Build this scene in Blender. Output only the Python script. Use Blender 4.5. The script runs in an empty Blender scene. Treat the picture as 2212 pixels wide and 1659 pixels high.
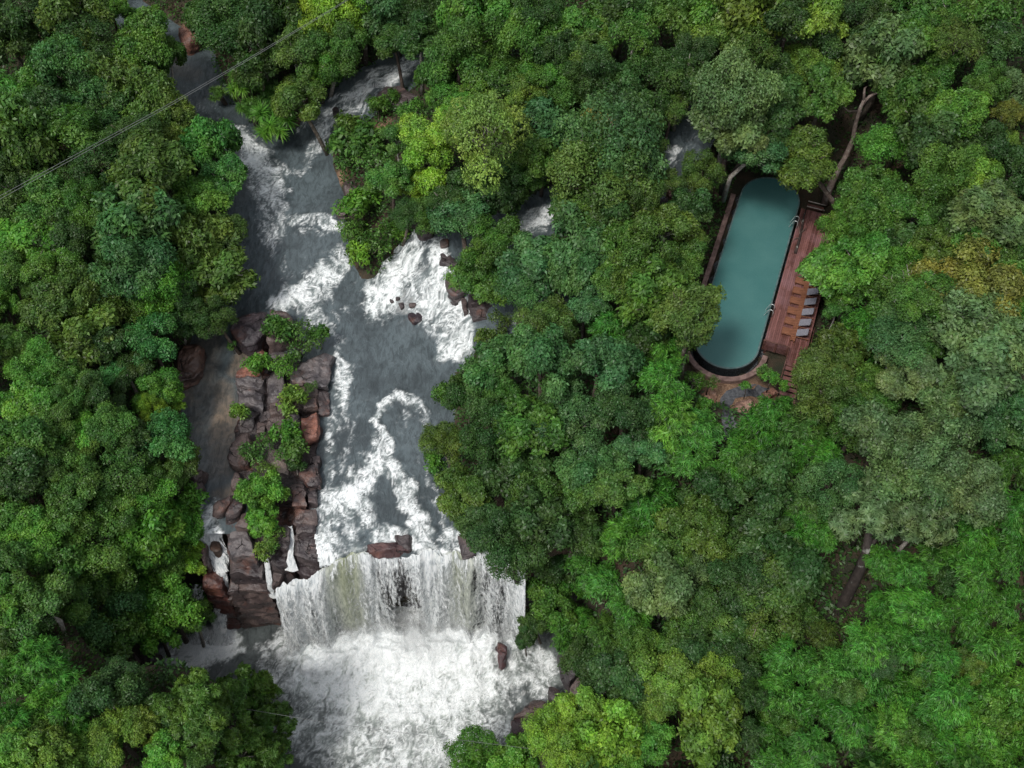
import bpy, math, random
import numpy as np
from mathutils import Vector, Matrix, noise as mnoise

random.seed(7)
rng = np.random.default_rng(11)
sc = bpy.context.scene
COL = sc.collection

# ------------------------------------------------------------------ camera and photo geometry
PITCH = math.radians(56.0); FPX = 2400.0; HCAM = 62.0
CP, SP = math.cos(PITCH), math.sin(PITCH)

def un(px, py, z):
    """point of the place at height z that the photo shows at (px, py) of its 2212 x 1659 view"""
    u = (px - 1106.0) / FPX; v = (829.5 - py) / FPX
    t = (z - HCAM) / (-SP + v * CP)
    return np.array([u * t, (CP + v * SP) * t, z])

def depth(px, py, z):
    v = (829.5 - py) / FPX
    return (z - HCAM) / (-SP + v * CP)

# ------------------------------------------------------------------ numpy noise
_perm = rng.permutation(256); _perm = np.concatenate([_perm, _perm, _perm])
_gr = np.stack([np.cos(np.linspace(0, 2 * np.pi, 256, False)), np.sin(np.linspace(0, 2 * np.pi, 256, False))], 1)

def perlin(x, y):
    xi = np.floor(x).astype(int); yi = np.floor(y).astype(int)
    xf = x - xi; yf = y - yi
    u = xf * xf * xf * (xf * (xf * 6 - 15) + 10); v = yf * yf * yf * (yf * (yf * 6 - 15) + 10)
    def g(ix, iy, dx, dy):
        h = _perm[(_perm[ix & 255] + iy) & 255]
        return _gr[h, 0] * dx + _gr[h, 1] * dy
    a = g(xi, yi, xf, yf); b = g(xi + 1, yi, xf - 1, yf)
    c = g(xi, yi + 1, xf, yf - 1); d = g(xi + 1, yi + 1, xf - 1, yf - 1)
    return (a + u * (b - a)) * (1 - v) + (c + u * (d - c)) * v

def fbm(x, y, o=4, gain=0.5):
    s = np.zeros_like(x); a = 1.0
    for i in range(o):
        s += a * perlin(x * 2 ** i + 17.3 * i, y * 2 ** i - 9.1 * i); a *= gain
    return s

def sstep(a, b, x):
    t = np.clip((x - a) / (b - a), 0, 1)
    return t * t * (3 - 2 * t)

# ------------------------------------------------------------------ object helpers
def tag(o, label=None, cat=None, group=None, kind=None):
    if label: o['label'] = label
    if cat: o['category'] = cat
    if group: o['group'] = group
    if kind: o['kind'] = kind
    return o

def link(name, me, mat=None, parent=None):
    o = bpy.data.objects.new(name, me); COL.objects.link(o)
    if mat is not None and me is not None and len(me.materials) == 0: me.materials.append(mat)
    if parent is not None: o.parent = parent
    return o

def empty(name, loc=(0, 0, 0), rz=0.0):
    o = bpy.data.objects.new(name, None); COL.objects.link(o)
    o.location = loc; o.rotation_euler = (0, 0, rz); o.empty_display_size = 0.3
    return o

def quads_mesh(name, co, idx, smooth=False):
    """co (n,3), idx (m,4) or (m,3)"""
    me = bpy.data.meshes.new(name)
    k = idx.shape[1]
    me.vertices.add(len(co)); me.vertices.foreach_set('co', np.ascontiguousarray(co, dtype=np.float32).ravel())
    me.loops.add(idx.size); me.loops.foreach_set('vertex_index', np.ascontiguousarray(idx, dtype=np.int32).ravel())
    me.polygons.add(len(idx)); me.polygons.foreach_set('loop_start', np.arange(0, idx.size, k, dtype=np.int32))
    if smooth: me.polygons.foreach_set('use_smooth', np.ones(len(idx), dtype=bool))
    me.update(calc_edges=True); me.validate()
    return me

def fattr(me, name, vals, domain='POINT'):
    a = me.attributes.new(name, 'FLOAT', domain); a.data.foreach_set('value', np.ascontiguousarray(vals, dtype=np.float32))

class MB:
    """collects boxes and tubes into one mesh"""
    def __init__(s): s.v = []; s.f = []; s.sm = []
    def box(s, c, size, rot=None, ax=None):
        n = len(s.v); hx, hy, hz = size[0] / 2, size[1] / 2, size[2] / 2
        b = min(0.012, hx * .3, hy * .3, hz * .3)
        pts = []
        for z, ins in ((-hz, b), (-hz + b, 0), (hz - b, 0), (hz, b)):
            for x, y in ((-1, -1), (1, -1), (1, 1), (-1, 1)):
                pts.append(Vector((x * (hx - ins), y * (hy - ins), z)))
        M = rot or Matrix.Identity(3)
        s.v += [tuple(M @ p + Vector(c)) for p in pts]
        F = [(3, 2, 1, 0), (12, 13, 14, 15)]
        for r in range(3):
            for k in range(4): F.append((r * 4 + k, r * 4 + (k + 1) % 4, r * 4 + 4 + (k + 1) % 4, r * 4 + 4 + k))
        s.f += [tuple(n + i for i in f) for f in F]; s.sm += [False] * len(F)
        return s
    def bar(s, a, b, w, h):
        a, b = Vector(a), Vector(b); d = b - a
        q = d.to_track_quat('Y', 'Z').to_matrix()
        return s.box((a + b) / 2, (w, d.length, h), q)
    def tube(s, pts, rad, seg=7, cap=True):
        pts = [Vector(p) for p in pts]
        if not hasattr(rad, '__len__'): rad = [rad] * len(pts)
        n0 = len(s.v); up = Vector((0.31, 0.17, 0.93))
        for i, p in enumerate(pts):
            d = (pts[min(i + 1, len(pts) - 1)] - pts[max(i - 1, 0)]).normalized()
            x = d.cross(up)
            if x.length < 1e-3: x = d.cross(Vector((1, 0, 0)))
            x.normalize(); y = d.cross(x)
            for k in range(seg):
                a = 2 * math.pi * k / seg
                s.v.append(tuple(p + (x * math.cos(a) + y * math.sin(a)) * rad[i]))
        for i in range(len(pts) - 1):
            for k in range(seg):
                s.f.append((n0 + i * seg + k, n0 + i * seg + (k + 1) % seg, n0 + (i + 1) * seg + (k + 1) % seg, n0 + (i + 1) * seg + k)); s.sm.append(True)
        if cap:
            s.f.append(tuple(n0 + k for k in range(seg))[::-1]); s.sm.append(False)
            s.f.append(tuple(n0 + (len(pts) - 1) * seg + k for k in range(seg))); s.sm.append(False)
        return s
    def mesh(s, name):
        me = bpy.data.meshes.new(name); me.from_pydata(s.v, [], s.f)
        me.polygons.foreach_set('use_smooth', s.sm); me.update()
        return me
    def build(s, name, mat, parent=None): return link(name, s.mesh(name), mat, parent)

# ------------------------------------------------------------------ node helper
class NT:
    def __init__(s, name):
        s.m = bpy.data.materials.new(name); s.m.use_nodes = True
        s.t = s.m.node_tree; s.t.nodes.clear()
        s.out = s.t.nodes.new('ShaderNodeOutputMaterial')
    def n(s, typ, ins=None, **kw):
        nd = s.t.nodes.new('ShaderNode' + typ)
        for k, v in kw.items(): setattr(nd, k, v)
        for k, v in (ins or {}).items():
            sock = nd.inputs[k]
            if isinstance(v, bpy.types.NodeSocket): s.t.links.new(v, sock)
            else: sock.default_value = v
        return nd
    def math(s, op, a, b=0.0, clamp=False, c=None):
        ins = {0: a, 1: b}
        if c is not None: ins[2] = c
        return s.n('Math', ins, operation=op, use_clamp=clamp).outputs[0]
    def vm(s, op, a, b=(0, 0, 0)): return s.n('VectorMath', {0: a, 1: b}, operation=op).outputs[0]
    def ss(s, x, a, b, lo=0.0, hi=1.0):
        return s.n('MapRange', {'Value': x, 'From Min': a, 'From Max': b, 'To Min': lo, 'To Max': hi}, interpolation_type='SMOOTHSTEP').outputs[0]
    def mix(s, f, a, b, blend='MIX'):
        nd = s.t.nodes.new('ShaderNodeMix'); nd.data_type = 'RGBA'; nd.blend_type = blend
        for i, v in ((0, f), (6, a), (7, b)):
            if isinstance(v, bpy.types.NodeSocket): s.t.links.new(v, nd.inputs[i])
            else: nd.inputs[i].default_value = v if i == 0 else (*v[:3], 1)
        return nd.outputs[2]
    def attr(s, name): return s.n('Attribute', attribute_name=name).outputs['Fac']
    def pos(s): return s.n('NewGeometry').outputs['Position']
    def obj(s): return s.n('TexCoord').outputs['Object']
    def noise(s, vec, scale, detail=4, rough=.55, out='Fac', dist=0.0):
        return s.n('TexNoise', {'Vector': vec, 'Scale': scale, 'Detail': detail, 'Roughness': rough, 'Distortion': dist}).outputs[out]
    def bump(s, h, dist, strength=1.0): return s.n('Bump', {'Height': h, 'Distance': dist, 'Strength': strength}).outputs[0]
    def surf(s, sh):
        s.t.links.new(sh, s.out.inputs['Surface']); return s.m
    def principled(s, **ins):
        return s.n('BsdfPrincipled', {k.replace('_', ' '): v for k, v in ins.items()}).outputs[0]

# ------------------------------------------------------------------ materials
def mat_foliage():
    t = NT('foliage')
    oc = t.n('ObjectInfo').outputs['Color']
    v = t.attr('var'); w = t.attr('hue')
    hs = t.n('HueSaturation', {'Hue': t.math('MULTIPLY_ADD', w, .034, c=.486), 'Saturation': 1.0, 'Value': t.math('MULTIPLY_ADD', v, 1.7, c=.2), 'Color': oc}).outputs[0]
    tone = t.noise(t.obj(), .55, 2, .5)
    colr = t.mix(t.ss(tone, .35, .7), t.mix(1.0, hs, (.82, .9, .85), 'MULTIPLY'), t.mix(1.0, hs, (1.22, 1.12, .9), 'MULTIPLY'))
    p = t.principled(Base_Color=colr, Roughness=.45, Specular_IOR_Level=.32)
    tr = t.n('BsdfTranslucent', {'Color': t.mix(1.0, colr, (1.5, 1.45, .55), 'MULTIPLY')}).outputs[0]
    return t.surf(t.n('MixShader', {0: .34, 1: p, 2: tr}).outputs[0])

def mat_bark():
    t = NT('bark')
    oc = t.n('ObjectInfo').outputs['Color']
    n = t.noise(t.obj(), 3.5, 5, .65)
    c = t.mix(t.ss(n, .35, .7), t.mix(1.0, oc, (.45, .42, .4), 'MULTIPLY'), oc)
    lich = t.ss(t.noise(t.obj(), 1.6, 4, .6), .58, .7)
    c = t.mix(t.math('MULTIPLY', lich, .55), c, (.36, .37, .33))
    return t.surf(t.principled(Base_Color=c, Roughness=.85, Normal=t.bump(n, .04)))

def mat_rock():
    t = NT('rock')
    p = t.pos()
    oc = t.n('ObjectInfo').outputs['Color']
    big = t.noise(p, .9, 5, .6); fine = t.noise(p, 7, 6, .7)
    wp = t.vm('ADD', p, t.vm('SCALE', t.noise(p, 1.2, 3, .5, 'Color')))
    vor = t.n('TexVoronoi', {'Vector': wp, 'Scale': .6, 'Randomness': 1.0}, feature='DISTANCE_TO_EDGE').outputs['Distance']
    crack = t.ss(vor, .0, .02)
    vor2 = t.n('TexVoronoi', {'Vector': wp, 'Scale': 1.9, 'Randomness': 1.0}, feature='DISTANCE_TO_EDGE').outputs['Distance']
    crack2 = t.math('MAXIMUM', t.ss(vor2, .0, .03), t.ss(t.noise(t.vm('ADD', p, (9, 4, 1)), 1.1, 2), .44, .5))
    crack = t.math('MAXIMUM', crack, t.ss(t.noise(p, .8, 2), .42, .52))
    c = t.mix(t.ss(big, .3, .7), t.mix(1.0, oc, (.5, .48, .52), 'MULTIPLY'), t.mix(1.0, oc, (1.35, 1.25, 1.2), 'MULTIPLY'))
    red = t.ss(t.noise(t.vm('ADD', p, (31, 7, 3)), .6, 5, .65), .54, .68)
    c = t.mix(t.math('MULTIPLY', red, .5), c, (.2, .085, .055))
    pale = t.ss(t.noise(p, 2.6, 6, .75), .62, .74)
    c = t.mix(t.math('MULTIPLY', pale, .3), c, (.3, .25, .24))
    c = t.mix(t.math('MULTIPLY', t.ss(fine, .35, .65), .35), c, (.02, .016, .018))
    c = t.mix(crack, (.012, .01, .01), c)
    c = t.mix(t.math('MULTIPLY_ADD', crack2, .7, c=.3), (.016, .013, .013), c)
    h = t.math('ADD', t.math('MULTIPLY', t.math('ADD', fine, t.math('MULTIPLY', big, 2.0)), .5), t.math('MULTIPLY', crack, .8))
    return t.surf(t.principled(Base_Color=c, Roughness=t.ss(big, .3, .7, .3, .62), Specular_IOR_Level=.5, Normal=t.bump(h, .12, .9)))

def mat_ground():
    t = NT('forest_floor')
    p = t.pos()
    n = t.noise(p, .7, 6, .65); f = t.noise(p, 9, 6, .7)
    c = t.mix(t.ss(n, .35, .68), (.016, .02, .009), (.05, .03, .018))
    c = t.mix(t.math('MULTIPLY', t.ss(f, .5, .7), .5), c, (.075, .055, .03))
    s = t.attr('soil')
    c2 = t.mix(t.ss(f, .35, .65), (.14, .075, .045), (.26, .17, .11))
    c = t.mix(s, c, c2)
    return t.surf(t.principled(Base_Color=c, Roughness=.9, Normal=t.bump(f, .08)))

def mat_river(name, dark=(.056, .071, .077), aer=(.21, .25, .245), stretch=(1.0, .62, .5), foamlo=.3, foamhi=1.0, gain=.88):
    t = NT(name)
    p = t.pos()
    m = t.attr('foam'); sand = t.attr('sand')
    q = t.vm('MULTIPLY', p, stretch)
    w = t.vm('SUBTRACT', t.noise(q, .7, 3, .5, 'Color'), (.5, .5, .5))
    q1 = t.vm('ADD', q, t.n('VectorMath', {0: w, 'Scale': 2.6}, operation='SCALE').outputs[0])
    n1 = t.noise(q1, .9, 4, .58)
    n3 = t.noise(q1, 8.0, 4, .65)
    st = t.attr('streak')
    F = t.math('ADD', t.attr('white'), t.math('MULTIPLY', t.math('MULTIPLY', t.math('SUBTRACT', n3, .5), .55), t.ss(t.attr('white'), .02, .3)), True)
    soft = t.ss(t.math('ADD', m, t.math('MULTIPLY', t.math('SUBTRACT', n1, .5), 5.0e-1)), .22, 1.05)
    big = t.noise(p, .22, 4, .6)
    base = t.mix(t.ss(big, .32, .68), tuple(.8 * x for x in dark), tuple(1.6 * x for x in dark))
    base = t.mix(t.math('MULTIPLY', t.ss(st, .1, 1.2), .3), base, tuple(2.1 * x for x in dark))
    base = t.mix(t.math('MULTIPLY', t.ss(st, -.1, -1.1), .45), base, tuple(.5 * x for x in dark))
    base = t.mix(t.math('MULTIPLY', soft, .72), base, aer)
    base = t.mix(sand, base, t.mix(t.ss(t.noise(p, 2.2, 4), .35, .65), (.13, .1, .07), (.22, .16, .11)))
    rip = t.noise(t.vm('ADD', t.vm('MULTIPLY', p, (1.5, .62, 1.0)), t.n('VectorMath', {0: w, 'Scale': 1.2}, operation='SCALE').outputs[0]), 2.2, 5, .62, dist=.5)
    base = t.mix(t.math('MULTIPLY', t.ss(rip, .44, .62), .45), base, tuple(.4 * x for x in dark))
    c = t.mix(F, base, t.mix(t.ss(n3, .3, .65), (.7, .75, .76), (.87, .89, .89)))
    h = t.math('ADD', t.math('MULTIPLY', rip, .5), t.math('ADD', t.math('MULTIPLY', F, .22), t.math('MULTIPLY', n3, t.math('MULTIPLY', F, .5))))
    nr = t.bump(h, .16, .9)
    rough = t.math('MULTIPLY_ADD', F, .5, c=.3)
    return t.surf(t.principled(Base_Color=c, Roughness=rough, Specular_IOR_Level=.5, Normal=nr))

def mat_fall():
    t = NT('falling_water')
    uv = t.n('UVMap', uv_map='UVMap').outputs[0]
    d = t.attr('dens'); g = t.attr('green'); base = t.attr('low')
    wq = t.vm('ADD', t.vm('MULTIPLY', uv, (1.0, .3, 1)), (3.3, 1.7, 0))
    w = t.vm('SUBTRACT', t.noise(wq, 1.6, 3, .5, 'Color'), (.5, .5, .5))
    q = t.vm('ADD', t.vm('MULTIPLY', uv, (3.0, .33, 1)), t.n('VectorMath', {0: w, 'Scale': .8}, operation='SCALE').outputs[0])
    n1 = t.noise(q, 1.0, 7, .66)
    q2 = t.vm('ADD', t.vm('MULTIPLY', uv, (7.0, 2.4, 1)), t.n('VectorMath', {0: w, 'Scale': 2.2}, operation='SCALE').outputs[0])
    n2 = t.noise(q2, 1.0, 7, .72)
    v = t.math('ADD', d, t.math('MULTIPLY', t.math('SUBTRACT', n1, .5), 1.5))
    v = t.math('ADD', v, t.math('MULTIPLY', t.math('SUBTRACT', n2, .5), 1.9))
    n0 = t.noise(t.vm('ADD', t.vm('MULTIPLY', uv, (1.25, .1, 1)), (7.7, 2.2, 0)), 1.0, 3, .55)
    v = t.math('ADD', v, t.math('MULTIPLY', t.math('SUBTRACT', n0, .5), 1.3))
    a = t.ss(v, .2, .82)
    white = t.mix(t.ss(n2, .35, .62), (.5, .55, .57), (.87, .89, .89))
    gr = t.mix(t.ss(n2, .35, .7), (.2, .23, .12), (.45, .48, .33))
    c = t.mix(g, white, gr)
    c = t.mix(base, c, (.88, .9, .9))
    nr = t.bump(t.math('ADD', n2, n1), .15, .8)
    p = t.principled(Base_Color=c, Roughness=.5, Specular_IOR_Level=.3, Normal=nr)
    tl = t.n('BsdfTranslucent', {'Color': c}).outputs[0]
    sh = t.n('MixShader', {0: .2, 1: p, 2: tl}).outputs[0]
    tp = t.n('BsdfTransparent').outputs[0]
    return t.surf(t.n('MixShader', {0: a, 1: tp, 2: sh}).outputs[0])

def mat_simple(name, a, b, scale=6, rough=.6, bump=.02, spec=.4, metal=0.0, stretch=(1, 1, 1), coords='obj'):
    t = NT(name)
    q = t.vm('MULTIPLY', t.obj() if coords == 'obj' else t.pos(), stretch)
    n = t.noise(q, scale, 5, .65)
    c = t.mix(t.ss(n, .3, .7), a, b)
    return t.surf(t.principled(Base_Color=c, Roughness=rough, Specular_IOR_Level=spec, Metallic=metal, Normal=t.bump(n, bump)))

def mat_deck():
    t = NT('wet_deck_wood')
    v = t.attr('var')
    q = t.vm('MULTIPLY', t.obj(), (6, .7, 1))
    n = t.noise(q, 1.5, 6, .7); big = t.noise(t.obj(), .5, 4, .6)
    c = t.mix(v, (.095, .04, .033), (.24, .11, .1))
    c = t.mix(t.math('MULTIPLY', t.ss(n, .4, .7), .5), c, (.05, .02, .017))
    c = t.mix(t.math('MULTIPLY', t.ss(big, .45, .65), .6), c, (.24, .13, .14))
    sp = t.ss(t.noise(t.obj(), 5.5, 5, .8), .66, .72)
    c = t.mix(t.math('MULTIPLY', sp, .5), c, (.45, .32, .3))
    return t.surf(t.principled(Base_Color=c, Roughness=t.ss(big, .35, .65, .22, .5), Specular_IOR_Level=.5, Normal=t.bump(n, .01)))

def mat_pool_water():
    t = NT('pool_water')
    p = t.obj()
    big = t.noise(p, .35, 3, .5); rip = t.noise(p, 5.0, 3, .5); fl = t.noise(p, 14.0, 3, .6)
    c = t.mix(t.ss(big, .3, .7), (.062, .185, .18), (.085, .22, .212))
    c = t.mix(t.math('MULTIPLY', t.ss(fl, .45, .7), .18), c, (.16, .3, .3))
    nr = t.bump(rip, .02, .5)
    d = t.principled(Base_Color=c, Roughness=.06, IOR=1.33, Specular_IOR_Level=.5, Normal=nr)
    tp = t.n('BsdfTransparent', {'Color': (.7, .9, .9, 1)}).outputs[0]
    return t.surf(t.n('MixShader', {0: .24, 1: d, 2: tp}).outputs[0])

def mat_gravel():
    t = NT('dark_gravel')
    p = t.pos()
    v = t.n('TexVoronoi', {'Vector': p, 'Scale': 14.0}, feature='F1')
    c = t.mix(t.ss(t.n('SeparateColor', {0: v.outputs['Color']}).outputs[0], .1, .9), (.008, .01, .013), (.06, .068, .08))
    sp = t.ss(t.noise(p, 11, 3, .7), .64, .7)
    c = t.mix(t.math('MULTIPLY', sp, .6), c, (.3, .32, .34))
    return t.surf(t.principled(Base_Color=c, Roughness=.4, Normal=t.bump(v.outputs['Distance'], -.06)))

M = dict(
    leaf=mat_foliage(), bark=mat_bark(), rock=mat_rock(), ground=mat_ground(),
    river=mat_river('river_water'),
    plunge=mat_river('churning_water', dark=(.06, .07, .07), aer=(.44, .5, .46), stretch=(1, .85, .5), foamlo=.2, foamhi=.9, gain=.84),
    fall=mat_fall(), deck=mat_deck(), poolw=mat_pool_water(), gravel=mat_gravel(),
    tile=mat_simple('dark_pool_tile', (.012, .016, .018), (.03, .036, .04), 9, .25),
    rim=mat_simple('pool_rim', (.05, .1, .1), (.12, .17, .17), 5, .25),
    floor=mat_simple('pool_floor', (.03, .12, .12), (.05, .16, .16), 3, .5),
    wall=mat_simple('weathered_wall', (.1, .062, .055), (.26, .175, .155), 2.3, .75, .03, coords='pos'),
    wood=mat_simple('lounger_wood', (.12, .045, .022), (.24, .1, .055), 2.5, .45, .008, stretch=(1, 8, 1)),
    darkwood=mat_simple('rail_wood', (.05, .02, .016), (.16, .075, .06), 3, .5, .01),
    cushion=mat_simple('grey_cushion', (.13, .13, .155), (.23, .23, .265), 16, .85, .008),
    steel=mat_simple('steel_tube', (.6, .64, .64), (.75, .78, .78), 4, .28, 0.0, .5, .6),
    cable=mat_simple('cable_wire', (.12, .125, .125), (.17, .175, .175), 4, .5, 0.0),
    path=mat_simple('wet_stone_path', (.035, .038, .045), (.11, .115, .125), 4.5, .45, .05, coords='pos'),
    earth=mat_simple('bare_earth', (.13, .06, .04), (.3, .19, .13), 3.5, .85, .08, coords='pos'),
)

# ------------------------------------------------------------------ river layout (strokes: px, py, radius px, z)
UPPER = [
    [(215, -60, 34, 4.2), (270, 20, 34, 4.0), (340, 75, 40, 3.6), (400, 120, 48, 3.2), (410, 190, 50, 3.0), (445, 245, 45, 2.7), (520, 300, 45, 2.2), (570, 370, 60, 1.4)],
    [(1010, 70, 40, 4.6), (940, 115, 40, 4.2), (860, 155, 45, 3.6), (770, 210, 45, 2.9), (690, 280, 45, 2.1), (630, 350, 50, 1.5)],
    [(600, 360, 110, 1.3), (620, 450, 120, 1.2), (630, 560, 120, .9), (690, 660, 110, .6), (790, 740, 140, .4), (850, 850, 130, .3), (840, 960, 130, .2), (830, 1080, 130, .1), (850, 1196, 130, 0), (1000, 1196, 105, 0)],
    [(1300, 400, 50, 5.2), (1190, 465, 50, 4.6), (1090, 500, 50, 4.0), (960, 550, 75, 2.9), (900, 620, 85, 1.6), (900, 680, 80, .7), (900, 730, 70, .4)],
    [(1230, 660, 34, 4.0), (1150, 680, 34, 3.2), (1050, 670, 60, 2.2), (990, 690, 60, 1.2), (960, 760, 50, .4)],
    [(580, 620, 70, .7), (500, 680, 60, .5), (470, 780, 65, .4), (470, 900, 70, .3), (475, 1010, 65, .25), (470, 1080, 45, .2), (462, 1125, 32, .1)],
    [(1530, 220, 26, 7.5), (1490, 290, 28, 7.0), (1455, 360, 30, 6.3), (1430, 430, 26, 5.6)],
]
LOWZ = -9.0
LOWER = [
    [(560, 1400, 110, LOWZ), (740, 1450, 200, LOWZ), (900, 1440, 280, LOWZ), (1060, 1440, 190, LOWZ)],
    [(900, 1440, 270, LOWZ), (880, 1560, 270, LOWZ), (860, 1700, 260, LOWZ), (850, 1850, 260, LOWZ)],
    [(420, 1410, 90, LOWZ), (520, 1380, 90, LOWZ), (600, 1400, 110, LOWZ)],
    [(1100, 1440, 110, LOWZ), (1160, 1520, 90, LOWZ)],
]
def to_world(strokes):
    out = []
    for st in strokes:
        P = np.array([un(a, b, z) for a, b, r, z in st]); R = np.array([r / (FPX / depth(a, b, z)) for a, b, r, z in st])
        out.append((P, R))
    return out
UW, LW = to_world(UPPER), to_world(LOWER)

def field(W, x, y, soft=.9):
    """signed distance to the water's edge and blended water level"""
    best = np.full(x.shape, 1e9); zs = np.zeros(x.shape); ws = np.zeros(x.shape)
    for P, R in W:
        bd = np.full(x.shape, 1e9); bz = np.zeros(x.shape)
        for i in range(len(P) - 1):
            a, b = P[i], P[i + 1]; dx, dy = b[0] - a[0], b[1] - a[1]; L = dx * dx + dy * dy
            t = np.clip(((x - a[0]) * dx + (y - a[1]) * dy) / L, 0, 1)
            d = np.hypot(x - a[0] - t * dx, y - a[1] - t * dy) - (R[i] + t * (R[i + 1] - R[i]))
            z = a[2] + t * (b[2] - a[2])
            m = d < bd; bd = np.where(m, d, bd); bz = np.where(m, z, bz)
        w = np.exp(-np.clip(bd, -2.5, 40) / soft); zs += w * bz; ws += w
        best = np.minimum(best, bd)
    return best, zs / np.maximum(ws, 1e-20)

# pool frame
PA = np.array([14.135, 43.109]); PANG = math.radians(70.684); ZP = 3.0
PEY = np.array([math.cos(PANG), math.sin(PANG)]); PEX = np.array([PEY[1], -PEY[0]])
def pool_local(x, y):
    dx, dy = x - PA[0], y - PA[1]
    return dx * PEX[0] + dy * PEX[1], dx * PEY[0] + dy * PEY[1]
def pool_world(lx, ly, z=ZP):
    return Vector((PA[0] + lx * PEX[0] + ly * PEY[0], PA[1] + lx * PEX[1] + ly * PEY[1], z))
POOL_ROT = PANG - math.pi / 2

def rect_d(lx, ly, x0, x1, y0, y1):
    return np.maximum(np.maximum(x0 - lx, lx - x1), np.maximum(y0 - ly, ly - y1))

# lip of the main fall (px, py, z), from the right bank to under the island
LIP = [(1135, 1238, -.6), (1118, 1224, -.25), (1090, 1203, 0), (1065, 1213, -.3), (1040, 1200, .05), (1010, 1207, -.15), (985, 1191, .1), (955, 1201, -.1), (930, 1186, .12), (905, 1197, -.05), (880, 1204, -.35), (850, 1203, -.4), (815, 1201, -.3), (795, 1191, .05), (765, 1196, 0), (735, 1207, -.1), (705, 1222, -.6), (688, 1238, -1.1), (665, 1250, -1.5), (640, 1254, -1.6), (618, 1262, -1.9), (596, 1272, -2.3)]
LIPW = np.array([un(*p) for p in LIP])
_lx = LIPW[::-1, 0]; _ly = LIPW[::-1, 1]
def lip_y(x): return np.interp(x, _lx, _ly)

def step_y(x):
    return np.maximum(lip_y(np.clip(x, -16.5, 2.3)), np.interp(x, [-17, -16.4, -13.2, -12.2, -11], [31.6, 30.6, 30.4, 28.8, 0]))
ISLE = to_world([[(600, 740, 100, .3), (600, 900, 100, .3), (600, 1050, 100, .2), (585, 1190, 110, 0)]])
def terrain(x, y):
    du, zu = field(UW, x, y, 2.5)
    dl, _ = field(LW, x, y)
    lump = fbm(x * .11, y * .11, 4) * 1.1
    hill = np.clip((y - 45) * .05, 0, 4)
    plat = zu + np.clip(.42 * (du - .3), -1.2, 2.4) + lump * sstep(0.5, 4, du)
    far = np.clip(.02 * (du - 6), 0, 2.5)
    plat = plat + far
    low = np.clip(-(y - 29.5) * .12, 0, 3.0)              # the ground drops below the falls
    plat = plat - low * sstep(1.0, 6.0, du)
    plat = np.where(du < .8, np.minimum(plat, zu - .15 + .5 * np.clip(du, -3, 1)), plat)
    lowb = LOWZ - .7 + 5.0 * np.clip(dl + .3, -1.0, 50) + fbm(x * .5, y * .5, 3) * .5 * sstep(0, 1.5, dl) + 60 * sstep(.35, 1.1, y - step_y(x))
    T = np.minimum(plat, lowb)
    T = np.where(field(ISLE, x, y)[0] < .3, np.minimum(T, -1.5), T)
    lx, ly = pool_local(x, y)
    pd = rect_d(lx, ly, -3.4, 6.2, -4.2, 16.5)
    k = 1 - sstep(0, 3.5, pd)
    tgt = 2.25 + 0 * x
    tgt = np.where(rect_d(lx, ly, 2.6, 6.0, -3.0, 16) < 0, 1.9, tgt)
    tgt = np.where(rect_d(lx, ly, -2.15, 2.15, -.1, 14) < .0, 1.2, tgt)
    tgt = np.where(np.hypot(lx, ly) < 2.1, 1.2, tgt)
    T = T * (1 - k) + tgt * k
    return T

# terrain grid: dense in the middle, coarse to the horizon
def axis(lo, hi, step, far):
    core = np.arange(lo, hi + 1e-6, step); g = []; s = step; v = hi
    while v < far: s *= 1.35; v += s; g.append(v)
    h = []; s = step; v = lo
    while v > -far: s *= 1.35; v -= s; h.append(v)
    return np.array(h[::-1] + list(core) + g)
def grid_mesh(name, xs, ys, Z, keep=None, smooth=True):
    X, Y = np.meshgrid(xs, ys); n, m = X.shape
    id_ = np.arange(n * m).reshape(n, m)
    q = np.stack([id_[:-1, :-1], id_[:-1, 1:], id_[1:, 1:], id_[1:, :-1]], -1).reshape(-1, 4)
    co = np.stack([X.ravel(), Y.ravel(), Z.ravel()], 1)
    used = None
    if keep is not None:
        k = keep.ravel(); q = q[k[q].all(1)]
        used = np.unique(q); re = np.full(n * m, -1); re[used] = np.arange(len(used))
        q = re[q]; co = co[used]
    return quads_mesh(name, co, q, smooth), used

xs = axis(-62, 62, .45, 900); ys = axis(2, 112, .45, 1500)
X, Y = np.meshgrid(xs, ys)
TZ = terrain(X, Y)
me, _ = grid_mesh('ground', xs, ys, TZ)
soil = np.zeros(X.shape)
for px, py, r, z in [(1560, 845, 45, 2.2), (1590, 880, 40, 2), (1545, 860, 30, 2.), (1640, 850, 35, 2.), (1575, 920, 30, 1.8), (1940, 400, 30, 4), (1830, 1645, 30, -3), (405, 55, 30, 4), (2050, 25, 45, 7), (820, 290, 40, 2.5), (740, 380, 26, 1.5)]:
    p = un(px, py, z); soil = np.maximum(soil, 1 - sstep(.5, 1.1, np.hypot(X - p[0], Y - p[1]) / (r / 30.)))
fattr(me, 'soil', soil.ravel())
tag(link('ground', me, M['ground']), kind='structure')

def hgt(x, y):
    i = np.clip(np.searchsorted(xs, x) - 1, 0, len(xs) - 2); j = np.clip(np.searchsorted(ys, y) - 1, 0, len(ys) - 2)
    u = (x - xs[i]) / (xs[i + 1] - xs[i]); v = (y - ys[j]) / (ys[j + 1] - ys[j])
    return (TZ[j, i] * (1 - u) + TZ[j, i + 1] * u) * (1 - v) + (TZ[j + 1, i] * (1 - u) + TZ[j + 1, i + 1] * u) * v

def on_water(px, py):
    z = 0.5
    for _ in range(6):
        p = un(px, py, z); z = float(field(UW, p[:1], p[1:2])[1][0])
    return un(px, py, z)

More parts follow.
